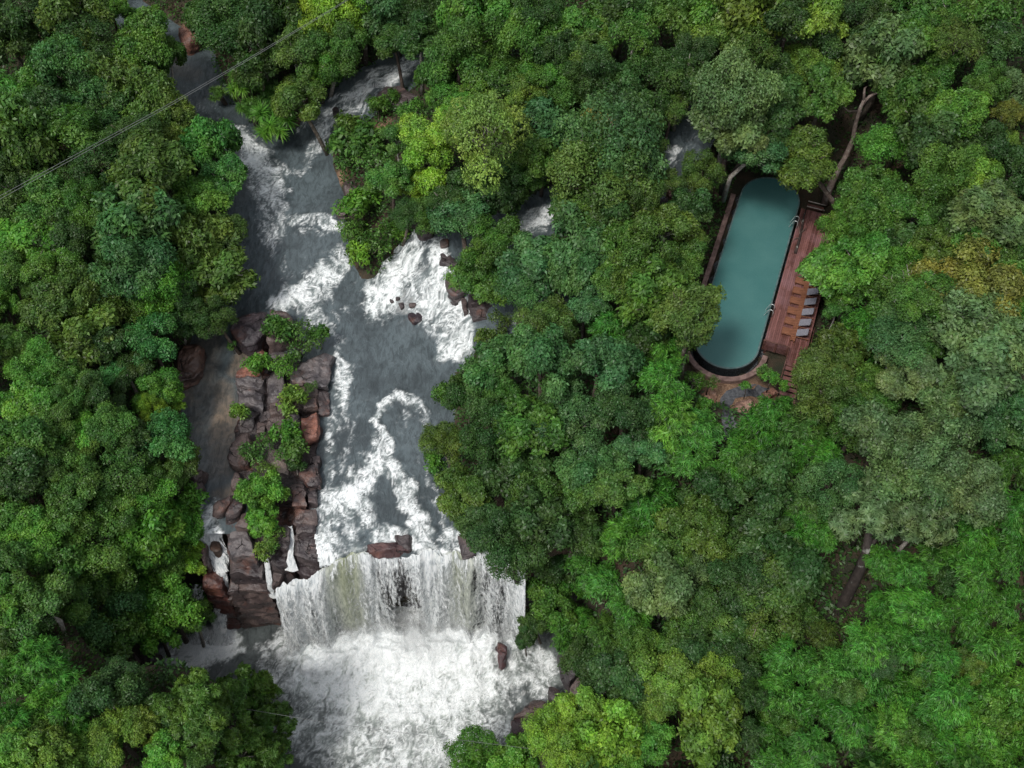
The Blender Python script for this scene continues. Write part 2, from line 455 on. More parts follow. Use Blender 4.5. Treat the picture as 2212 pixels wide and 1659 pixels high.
# ------------------------------------------------------------------ foam
FOAM = [
    ([(515, 292, 26, .95), (552, 335, 36, 1.05), (580, 400, 38, .9), (590, 470, 34, .66), (592, 540, 26, .35)]),
    ([(545, 320, 20, .7), (610, 370, 24, .5)]),
    ([(925, 135, 16, .5), (870, 150, 28, .85), (810, 180, 36, .9), (760, 222, 38, .9), (715, 245, 28, .85), (695, 275, 20, .75)]),
    ([(700, 290, 16, .65), (675, 330, 18, .7), (650, 375, 14, .35)]), ([(655, 265, 9, .6), (640, 290, 7, .4)]),
    ([(640, 475, 16, .7), (690, 472, 20, .8), (728, 488, 20, .75)]), ([(650, 500, 12, .5), (700, 500, 14, .55)]),
    ([(740, 545, 18, .7), (705, 590, 30, .95), (655, 632, 34, 1.0), (600, 655, 24, .9)]), ([(730, 580, 24, .85), (690, 640, 30, .8)]),
    ([(650, 650, 26, .8), (690, 690, 24, .6), (735, 745, 20, .4)]), ([(690, 700, 34, .45), (770, 660, 20, .2)]),
    ([(612, 560, 12, .4), (620, 600, 12, .35)]),
    ([(728, 765, 12, .85), (742, 800, 22, .95), (735, 850, 24, .75), (722, 910, 18, .5), (716, 980, 14, .45), (712, 1060, 12, .5)]),
    ([(745, 880, 16, .4), (755, 960, 14, .4), (735, 1020, 12, .4)]),
    ([(900, 520, 30, .95), (870, 580, 40, 1.0), (830, 640, 40, 1.0), (800, 660, 26, .8)]), ([(860, 540, 26, .7), (800, 620, 24, .9), (815, 675, 16, .7)]),
    ([(945, 525, 20, 1.), (950, 600, 34, 1.0), (965, 640, 36, 1.0), (1000, 690, 34, 1.0), (985, 755, 30, 1.)]), ([(900, 610, 44, .78), (930, 660, 44, .85), (970, 720, 34, .9)]),
    ([(985, 640, 20, .95), (1010, 680, 24, .9), (1010, 720, 18, .8)]), ([(960, 765, 24, .9), (950, 775, 16, .7)]), ([(1005, 745, 14, .7), (1005, 790, 10, .55)]), ([(830, 680, 24, .5), (800, 690, 20, .35)]),
    ([(808, 908, 8, .7), (825, 872, 13, .85), (865, 853, 15, .9), (895, 872, 20, .62), (918, 905, 16, .35)]), ([(875, 890, 22, .45), (870, 920, 18, .3)]),
    ([(812, 905, 8, .7), (828, 950, 18, .85), (810, 1010, 30, .9), (770, 1060, 36, .95), (720, 1090, 34, .95), (700, 1130, 30, .95)]),
    ([(835, 960, 16, .85), (858, 1030, 22, .95), (885, 1090, 24, 1.), (910, 1140, 26, 1.), (925, 1195, 26, 1.)]), ([(790, 990, 16, .6), (770, 1030, 22, .7)]),
    ([(775, 1060, 24, .75), (800, 1130, 22, .75), (840, 1165, 26, .85), (890, 1160, 16, .8)]), ([(700, 1080, 26, .85), (692, 1150, 30, .95), (715, 1205, 34, 1.)]),
    ([(750, 1110, 26, .65), (760, 1180, 30, .8)]), ([(960, 1185, 22, .8), (990, 1145, 14, .7), (1000, 1195, 26, .75), (1070, 1205, 30, .8)]), ([(937, 1040, 6, .5), (955, 1100, 8, .55), (965, 1150, 12, .6)]),
    ([(915, 990, 14, .35), (925, 1040, 10, .35)]),
    ([(1460, 325, 14, .7), (1450, 352, 14, .7)]), ([(1505, 300, 18, .25), (1480, 330, 18, .2)]), ([(1215, 452, 30, .95), (1160, 475, 32, 1.05), (1105, 505, 28, .9)]), ([(1068, 492, 12, .7), (1050, 510, 10, .5)]),
    ([(1190, 655, 20, .7), (1150, 685, 18, .7), (1100, 695, 12, .5)]), ([(1040, 660, 14, .5), (1000, 660, 16, .7)]),
    ([(455, 1105, 26, .75), (440, 1150, 30, .95), (480, 1180, 20, .9)]), ([(390, 215, 40, .1), (440, 260, 34, .16), (490, 290, 20, .35)]), ([(400, 195, 26, .2), (470, 250, 20, .2)]),
    ([(545, 500, 60, .12), (640, 420, 60, .1), (700, 760, 60, .18), (790, 800, 60, .12), (760, 940, 40, .16)]),
    ([(540, 590, 14, .3), (520, 620, 12, .2)]),
]
FW = [np.array([[*on_water(a, b)[:2], r / (FPX / depth(a, b, .5)), i] for a, b, r, i in st]) for st in FOAM]
def strokes_mask(W, x, y, wob=.35):
    out = np.zeros(x.shape)
    wx = x + wob * fbm(x * .9, y * .9, 3); wy = y + wob * fbm(x * .9 + 40, y * .9 + 7, 3)
    for P in W:
        for i in range(len(P) - 1):
            a, b = P[i], P[i + 1]; dx, dy = b[0] - a[0], b[1] - a[1]; L = dx * dx + dy * dy + 1e-9
            t = np.clip(((wx - a[0]) * dx + (wy - a[1]) * dy) / L, 0, 1)
            d = np.hypot(wx - a[0] - t * dx, wy - a[1] - t * dy) / (a[2] + t * (b[2] - a[2]))
            out = np.maximum(out, (a[3] + t * (b[3] - a[3])) * (1 - sstep(.35, 1.5, d)))
    return out

def flow_dir(W, x, y):
    fx = np.zeros(x.shape); fy = np.full(x.shape, -.05)
    for P, Rr in W:
        for i in range(len(P) - 1):
            a, b = P[i], P[i + 1]; dx, dy = b[0] - a[0], b[1] - a[1]; L = math.hypot(dx, dy)
            t = np.clip(((x - a[0]) * dx + (y - a[1]) * dy) / (L * L), 0, 1)
            d = np.hypot(x - a[0] - t * dx, y - a[1] - t * dy); w = np.exp(-d / 1.5)
            fx += w * dx / L; fy += w * dy / L
    n = np.hypot(fx, fy) + 1e-9
    return fx / n, fy / n
def streaks(X, Y, fx, fy, turb, step, n, freq, seed=0.0):
    """noise smeared along the current: wisps that follow the flow and its eddies"""
    e = .05
    def psi(x, y): return fbm(x * .55 + seed, y * .55 - seed, 3, .6) * 1.2 + .3 * fbm(x * 1.6 - seed, y * 1.6 + 3, 2)
    cx = (psi(X, Y + e) - psi(X, Y - e)) / (2 * e); cy_ = -(psi(X + e, Y) - psi(X - e, Y)) / (2 * e)
    vx = fx + turb * cx; vy = fy + turb * cy_; m = np.hypot(vx, vy) + 1e-6; vx /= m; vy /= m
    N = fbm(X * freq + 5.5, Y * freq + seed, 3, .65)
    x0, y0 = X[0, 0], Y[0, 0]; hx = X[0, 1] - x0; hy = Y[1, 0] - y0; H, Wd = X.shape
    acc = N.copy(); k = 1.0
    for sgn in (1, -1):
        px, py = X.copy(), Y.copy()
        for i in range(n):
            ii = np.clip(((px - x0) / hx).astype(int), 0, Wd - 1); jj = np.clip(((py - y0) / hy).astype(int), 0, H - 1)
            px += sgn * step * vx[jj, ii]; py += sgn * step * vy[jj, ii]
            ii = np.clip(((px - x0) / hx + .5).astype(int), 0, Wd - 1); jj = np.clip(((py - y0) / hy + .5).astype(int), 0, H - 1)
            w = 1 - i / n; acc += w * N[jj, ii]; k += w
    acc /= k
    return (acc - acc.mean()) / (acc.std() + 1e-9)

# upper river
gx = np.arange(-34, 24, .085); gy = np.arange(28.4, 95, .085)
X, Y = np.meshgrid(gx, gy)
d, z = field(UW, X, Y)
ly_ = lip_y(X)
inlip = (X > -17) & (X < 2.2)
side = X < -17
keep = (d < .9) & np.where(inlip, Y > ly_ - .16, True) & np.where(side, Y > 30.6, True) & np.where(X >= 2.2, Y > 30.5, True)
foam = strokes_mask(FW, X, Y, .6) * np.clip(.95 + .75 * fbm(X * .45, Y * .4, 3), .72, 1.2)
wave = .035 * fbm(X * 1.1, Y * .8, 4) + foam * (.11 * fbm(X * 1.3, Y * 1.0, 5, .6) + .05 * np.abs(fbm(X * 2.5, Y * 2.1, 3)) + .06)
z = z + wave
z = np.where(inlip, z - .9 * sstep(.55, -.16, Y - ly_) ** 2 * .5, z)
me, used = grid_mesh('river', gx, gy, z, keep)
fx, fy = flow_dir(UW, X, Y)
LIC = .55 * streaks(X, Y, fx, fy, .9, .085, 12, 2.6) + .75 * streaks(X, Y, fx, fy, 1.1, .085, 7, 7.0, 4.0)
v = foam * .86 + (.07 + .2 * np.clip(foam * 1.6, 0, 1)) * LIC + .22 * fbm(X * .8, Y * .7, 3) * sstep(.05, .5, foam)
F = sstep(.22, 1.16, v) * sstep(.03, .22, foam)
fattr(me, 'foam', foam.ravel()[used]); fattr(me, 'white', F.ravel()[used]); fattr(me, 'streak', (LIC * .5).ravel()[used])
SAND = [[(480, 840, 26, .5), (487, 900, 34, .85), (480, 960, 36, .6), (478, 1010, 34, .35)], [(530, 770, 20, .7), (505, 800, 18, .6)], [(520, 1040, 16, .6), (505, 1055, 14, .6)], [(460, 700, 30, .22), (440, 800, 34, .3), (440, 900, 36, .3), (450, 1000, 36, .25)], [(470, 1070, 16, .4), (500, 1062, 20, .6)], [(405, 830, 14, .5), (412, 870, 14, .4)], [(380, 150, 20, .3), (420, 160, 20, .2)]]
SW = [np.array([[*on_water(a, b)[:2], r / (FPX / depth(a, b, .4)), i] for a, b, r, i in st]) for st in SAND]
fattr(me, 'sand', strokes_mask(SW, X, Y, .2).ravel()[used])
tag(link('river', me, M['river']), kind='structure')

# plunge pool
gx = np.arange(-30, 12, .08); gy = np.arange(6, 32.5, .08)
X, Y = np.meshgrid(gx, gy)
dl, _ = field(LW, X, Y)
def lw(px, py): return un(px, py, LOWZ)
PF = [[(640, 1395, 60, .8), (740, 1400, 80, 1.15), (880, 1390, 95, 1.3), (1000, 1400, 75, 1.15), (1090, 1400, 45, .9)], [(700, 1450, 90, .95), (860, 1470, 130, 1.05), (1000, 1470, 100, .95)],
      [(1100, 1430, 60, .7), (1180, 1440, 50, .62), (1190, 1500, 50, .55)], [(700, 1540, 110, .62), (860, 1560, 130, .72), (980, 1560, 110, .7)], [(900, 1650, 170, .55), (760, 1640, 110, .5), (870, 1800, 200, .45)], [(1060, 1520, 60, .62), (1080, 1560, 40, .6)],
      [(385, 1420, 46, 1.1), (430, 1408, 46, 1.3), (480, 1388, 42, 1.4), (508, 1392, 26, .8)], [(575, 1420, 30, .45), (610, 1460, 50, .5), (640, 1540, 50, .45)]]
PW = [np.array([[*lw(a, b)[:2], r / (FPX / depth(a, b, LOWZ)), i] for a, b, r, i in st]) for st in PF]
foam = strokes_mask(PW, X, Y, .7)
foam = np.clip(foam + .3 * fbm(X * .35, Y * .45, 3) * sstep(.2, .6, foam), 0, 1.35)
front = np.exp(-((Y - (lip_y(np.clip(X, -16, 2)) - 2.4)) / 1.6) ** 2) * sstep(-16.5, -13, X) * (1 - sstep(-.5, 2, X))
z = LOWZ + .05 * fbm(X * .9, Y * .9, 3) + np.clip(foam, 0, 1) * (.2 * fbm(X * .6, Y * .7, 4, .5) + .1 * np.abs(fbm(X * 1.8, Y * 2, 3))) + front * (1.0 + .7 * fbm(X * .8, Y * .9, 4))
me, used = grid_mesh('plunge_pool', gx, gy, z, (dl < 1.2) & (Y < lip_y(np.clip(X, -16.6, 2.3)) + 1.5))
fx = np.clip((X + 6.5) * .08, -1, 1); fy = -np.ones(X.shape)
LIC = .6 * streaks(X, Y, fx, fy, 1.6, .08, 14, 2.2, 9.0) + .7 * streaks(X, Y, fx, fy, 1.6, .08, 7, 6.5, 2.0)
v = foam * .88 + .2 * LIC + .25 * fbm(X * .5, Y * .5, 3)
F = sstep(.18, .98, v) * sstep(.05, .3, foam)
fattr(me, 'foam', foam.ravel()[used]); fattr(me, 'white', F.ravel()[used]); fattr(me, 'streak', (LIC * .5).ravel()[used]); fattr(me, 'sand', np.zeros(len(used)))
tag(link('plunge_pool', me, M['plunge']), kind='structure')

# ------------------------------------------------------------------ falling water
def fall_sheet(name, top, bot, dens, green, low=.28, rows=46, seg=8, bulge=.5, jit=.12, seed=1):
    """top / bot: matching world points; dens, green: values along them"""
    n = (len(top) - 1) * seg + 1
    s = np.linspace(0, len(top) - 1, n); k = np.arange(len(top))
    Tp = np.stack([np.interp(s, k, [p[i] for p in top]) for i in range(3)], 1)
    Bp = np.stack([np.interp(s, k, [p[i] for p in bot]) for i in range(3)], 1)
    de = np.interp(s, k, dens); gr = np.interp(s, k, green)
    uu = np.concatenate([[0], np.cumsum(np.linalg.norm(np.diff(Tp[:, :2], axis=0), axis=1))])
    r = np.linspace(0, 1, rows)
    co = np.zeros((rows, n, 3)); D = np.zeros((rows, n)); G = np.zeros((rows, n)); Lo = np.zeros((rows, n)); UV = np.zeros((rows, n, 2))
    for i, t in enumerate(r):
        f = math.sqrt(t) if t > 0 else 0                      # thrown out first, then straight down
        xy = Tp[:, :2] + (Bp[:, :2] - Tp[:, :2]) * f
        zz = Tp[:, 2] + (Bp[:, 2] - Tp[:, 2]) * t
        jx = jit * fbm(uu * 1.3 + seed * 7, np.full(n, t * 1.5 + seed), 4)
        co[i] = np.stack([xy[:, 0], xy[:, 1] - jx * 1.6 - bulge * math.sin(t * math.pi) * .15, zz + (.06 if t == 0 else 0)], 1)
        D[i] = np.maximum((de + .1) * (1.12 - .22 * t) + .25 * max(0, 1 - t / .14), (sstep(1 - low, 1.0, np.full(n, t)) * 1.25 - .1)); G[i] = gr * (1 - .35 * t) ; Lo[i] = sstep(1 - low * .8, 1, np.full(n, t))
        UV[i, :, 0] = uu + seed * 11.3; UV[i, :, 1] = Tp[:, 2] - zz
    id_ = np.arange(rows * n).reshape(rows, n)
    q = np.stack([id_[:-1, :-1], id_[1:, :-1], id_[1:, 1:], id_[:-1, 1:]], -1).reshape(-1, 4)
    me = quads_mesh(name, co.reshape(-1, 3), q, True)
    fattr(me, 'dens', D.ravel()); fattr(me, 'green', G.ravel()); fattr(me, 'low', Lo.ravel())
    uvl = me.uv_layers.new(name='UVMap'); uvf = UV.reshape(-1, 2)[q.ravel()]
    uvl.data.foreach_set('uv', np.ascontiguousarray(uvf, dtype=np.float32).ravel())
    return me

nL = len(LIPW)
_k = [1135, 1118, 1090, 1065, 1040, 1010, 985, 955, 930, 905, 880, 850, 815, 795, 765, 735, 705, 688, 665, 640, 618, 596]
dens1 = [.7, .85, .5, .38, .45, .8, .95, .7, .9, .62, .36, .3, .42, .85, .95, .95, .9, .62, .45, .8, .5, .66]
green1 = [0, 0, 0, 0, .15, .6, .75, .1, .1, 0, 0, 0, 0, .1, .85, .95, .5, .05, 0, 0, 0, 0]
bot1 = [np.array([LIPW[i, 0] - (.0), LIPW[i, 1] - 1.6 + .35 * math.sin(i * 2.1), LOWZ - .2]) for i in range(nL)]
wf = empty('waterfall', tuple(LIPW[10]))
tag(wf, 'broad white curtain waterfall with greenish bands pouring off the rock lip', 'waterfall')
def fall_part(name, parent, *a, **k):
    me = fall_sheet(name, *a, **k); o = link(name, me, M['fall'], parent)
    o.matrix_parent_inverse = Matrix.Translation(parent.location).inverted()
    return o
fall_part('curtain', wf, [LIPW[i] for i in range(nL)], bot1, dens1, green1, low=.34, seed=1, jit=.2)
bot2 = [b + np.array([0, -.45, 0]) for b in bot1]
dens2 = [.45, .5, .2, .15, .15, .3, .3, .4, .62, .3, .15, .1, .2, .55, .1, .12, .3, .5, .3, .55, .35, .4]
fall_part('spray_veil', wf, [p + np.array([0, -.05, .02]) for p in LIPW], bot2, dens2, [0] * nL, low=.42, seed=3, jit=.35)

def strand(name, label, pts, width, dens=.75, green=0., seed=2, top_dens=None, group=None, low=.15):
    """water running down rock: pts (px, py, z) centre line, width in px"""
    W = [un(*p) for p in pts]
    n = len(W); co = []; rows = []
    # resample the centre line
    s = np.linspace(0, n - 1, n * 8); k = np.arange(n)
    C = np.stack([np.interp(s, k, [w[i] for w in W]) for i in range(3)], 1)
    wd = np.interp(s, k, width) / 35.0
    cols = 9
    L = np.concatenate([[0], np.cumsum(np.linalg.norm(np.diff(C, axis=0), axis=1))])
    for i in range(len(C)):
        for j in range(cols):
            u = (j / (cols - 1) - .5)
            x = C[i, 0] + u * wd[i]
            y = C[i, 1] + .1 * math.cos(u * math.pi) * -1 + .04 * mnoise.noise(Vector((x * 3, L[i] * 1.2, seed)))
            co.append((x, y, C[i, 2] + .05 * mnoise.noise(Vector((x * 4, L[i] * 2, seed + 9)))))
    id_ = np.arange(len(C) * cols).reshape(len(C), cols)
    q = np.stack([id_[:-1, :-1], id_[1:, :-1], id_[1:, 1:], id_[:-1, 1:]], -1).reshape(-1, 4)
    me = quads_mesh(name, np.array(co), q, True)
    edge = np.tile(1 - np.abs(np.linspace(-1, 1, cols)) ** 3, len(C))
    t = np.repeat(L / L[-1], cols)
    fattr(me, 'dens', dens * (.45 + .55 * edge)); fattr(me, 'green', np.full(len(co), green)); fattr(me, 'low', sstep(1 - low, 1, t) * .8)
    uv = np.stack([np.tile(np.linspace(0, 1, cols), len(C)) * np.repeat(wd, cols) + seed * 5, np.repeat(L, cols)], 1)
    uvl = me.uv_layers.new(name='UVMap'); uvl.data.foreach_set('uv', np.ascontiguousarray(uv[q.ravel()], dtype=np.float32).ravel())
    return tag(link(name, me, M['fall']), label, 'waterfall', group)
G_ST = 'narrow falls running between the island rocks'
strand('side_waterfall', 'white side fall spilling between the left bank and the rock island', [(452, 1112, .2), (452, 1140, -.3), (450, 1165, -.9), (470, 1195, -1.6), (478, 1235, -2.4)], [50, 60, 62, 50, 34], .95, group=G_ST, seed=2)
strand('side_waterfall', 'lower drop of the side fall landing in the left pool corner', [(478, 1235, -2.4), (484, 1268, -3.6), (474, 1310, -6), (472, 1370, -8.2), (476, 1392, -9)], [26, 22, 30, 46, 70], .8, group=G_ST, seed=4, low=.3)
strand('side_waterfall', 'thin veil of water dropping through leaves on the left bank', [(428, 1260, -3), (425, 1300, -5), (424, 1340, -7), (430, 1390, -9)], [24, 34, 40, 50], .5, group=G_ST, seed=6, low=.3)
strand('side_waterfall', 'thin white strand below the shrub between two dark blocks', [(573, 1196, -.7), (578, 1225, -1.4), (582, 1260, -2.2), (592, 1290, -3.4)], [10, 13, 14, 22], .95, group=G_ST, seed=7)
strand('side_waterfall', 'narrow white chute between the dark island blocks beside the main fall', [(626, 1135, .1), (630, 1165, -.2), (627, 1200, -.6), (630, 1232, -1.3)], [10, 12, 12, 30], 1.0, group=G_ST, seed=8)

# mist at the foot of the falls
def mist():
    t = NT('mist'); t.m.name = 'mist'
    tc = t.n('TexCoord').outputs['Object']
    r = t.n('VectorMath', {0: tc}, operation='LENGTH').outputs['Value']
    n = t.noise(t.pos(), .55, 4, .6)
    d = t.math('MULTIPLY', t.ss(r, 1.0, .15), t.ss(n, .3, .75))
    v = t.n('VolumePrincipled', {'Color': (.97, .98, .98, 1), 'Density': t.math('MULTIPLY', d, .55), 'Anisotropy': .2}).outputs[0]
    t.t.links.new(v, t.out.inputs['Volume'])
    import bmesh
    bm = bmesh.new(); bmesh.ops.create_icosphere(bm, subdivisions=3, radius=1.0); me = bpy.data.meshes.new('mist'); bm.to_mesh(me); bm.free()
    o = link('mist', me, t.m); o.location = (-6.6, 26.9, -8.0); o.scale = (9.2, 2.3, 2.6)
    tag(o, 'white spray mist drifting at the foot of the main fall', 'mist', kind='stuff')
mist()

# cliff behind the falls
def cliff():
    n = 150; rows = 34
    xs_ = np.linspace(-25, 6, n); co = []
    for j in range(rows):
        t = j / (rows - 1)
        for x in xs_:
            yb = max(float(lip_y(min(max(x, -16.2), 2.0))) + .35 + (max(0, x - 2.0) * -.25), float(step_y(x)) + .1)
            top = -.25 if x > -12.4 else -.9
            zz = top + (LOWZ - .9 - top) * t
            dn = .55 * mnoise.fractal(Vector((x * .7, zz * .55, 3)), .9, 2.1, 5) + .35 * abs(mnoise.noise(Vector((x * .35, zz * .9, 8))))
            co.append((x, yb - dn * .6 * (.3 + t) - .25 * t + .25, zz))
    id_ = np.arange(rows * n).reshape(rows, n)
    q = np.stack([id_[:-1, :-1], id_[1:, :-1], id_[1:, 1:], id_[:-1, 1:]], -1).reshape(-1, 4)
    o = link('cliff', quads_mesh('cliff', np.array(co), q, True), M['rock']); o.color = (.03, .028, .032, 1)
    tag(o, kind='structure')
cliff()

# ------------------------------------------------------------------ rocks
def rock(poly, ztop, zbase, color, label, seed, name='boulder', cat='boulder', group=None, rough=.1, dome=.12, smooth_it=2):
    P = np.array([un(a, b, ztop)[:2] for a, b in poly])
    if np.cross(P[1] - P[0], P[2] - P[1]) < 0 and sum(np.cross(P[i], P[(i + 1) % len(P)]) for i in range(len(P))) < 0: P = P[::-1]
    per = np.linalg.norm(np.roll(P, -1, 0) - P, axis=1); tot = per.sum()
    n = int(np.clip(tot / .13, 24, 120)); s = np.linspace(0, tot, n, False)
    cs = np.concatenate([[0], np.cumsum(per)]); PP = np.vstack([P, P[:1]])
    O = np.stack([np.interp(s, cs, PP[:, 0]), np.interp(s, cs, PP[:, 1])], 1)
    for _ in range(smooth_it): O = .5 * O + .25 * (np.roll(O, 1, 0) + np.roll(O, -1, 0))
    c = O.mean(0)
    if name == 'rock_block': O = c + (O - c) * .988
    size = math.sqrt(abs(np.ptp(O[:, 0]) * np.ptp(O[:, 1])))
    tilt = np.array([random.uniform(-.08, .08), random.uniform(-.06, .1)])
    H = ztop - zbase
    b = min(.22, size * .12) * (.6 if name == 'rock_block' else 1)
    rings = [(f, 0.0) for f in np.linspace(.06, .86, max(5, int(size / .16)))] + [(1 - b / max(size, .3) * 1.1, -.02), (1 - b / max(size, .3) * .35, -b * .3), (1.0, -b)]
    rows = max(4, min(40, int(H / .16)))
    rings += [(1.0 + .05 * (k / rows) + .0, -b - (H - b) * k / rows) for k in range(1, rows + 1)]
    co = [];
    for f, dz in rings:
        for p in O:
            x, y = c + (p - c) * f
            zz = ztop + dz
            if dz > -b * 1.01: zz += dome * size * .3 * (1 - f * f) + (x - c[0]) * tilt[0] + (y - c[1]) * tilt[1]
            v = Vector((x, y, zz))
            q = v * 1.1 + Vector((seed * 3.7, 0, seed))
            amp = rough * min(1.0, size)
            dsp = mnoise.noise_vector(q * .8) * amp * 1.5 + mnoise.noise_vector(q * 2.3) * amp * .8 + mnoise.noise_vector(q * 6) * amp * .3
            if dz < -b: # horizontal strata on the side faces
                k = mnoise.noise(Vector((seed * 5.1, seed, zz * 1.9))) + .5 * mnoise.noise(Vector((seed, 3 + x * .3, zz * 5)))
                o = Vector((x - c[0], y - c[1], 0)).normalized(); dsp += o * k * amp * 1.4
            co.append(tuple(v + dsp))
    co = np.array(co); m = len(rings)
    id_ = np.arange(m * n).reshape(m, n); nx = np.roll(id_, -1, 1)
    q = np.stack([id_[:-1], id_[1:], nx[1:], nx[:-1]], -1).reshape(-1, 4)
    # close the top
    co = np.vstack([co, [[c[0], c[1], co[:n, 2].mean()]]])
    tri = np.stack([np.full(n, m * n), np.arange(n), np.roll(np.arange(n), -1), np.roll(np.arange(n), -1)], 1)
    me = bpy.data.meshes.new(name)
    me.from_pydata([tuple(v) for v in co], [], [tuple(int(i) for i in f) for f in q] + [tuple(int(i) for i in f[:3]) for f in tri])
    me.polygons.foreach_set('use_smooth', [True] * len(me.polygons)); me.update()
    try: me.set_sharp_from_angle(angle=math.radians(38))
    except Exception: pass
    o = link(name, me, M['rock']); o.color = (*color, 1)
    return tag(o, label, cat, group)

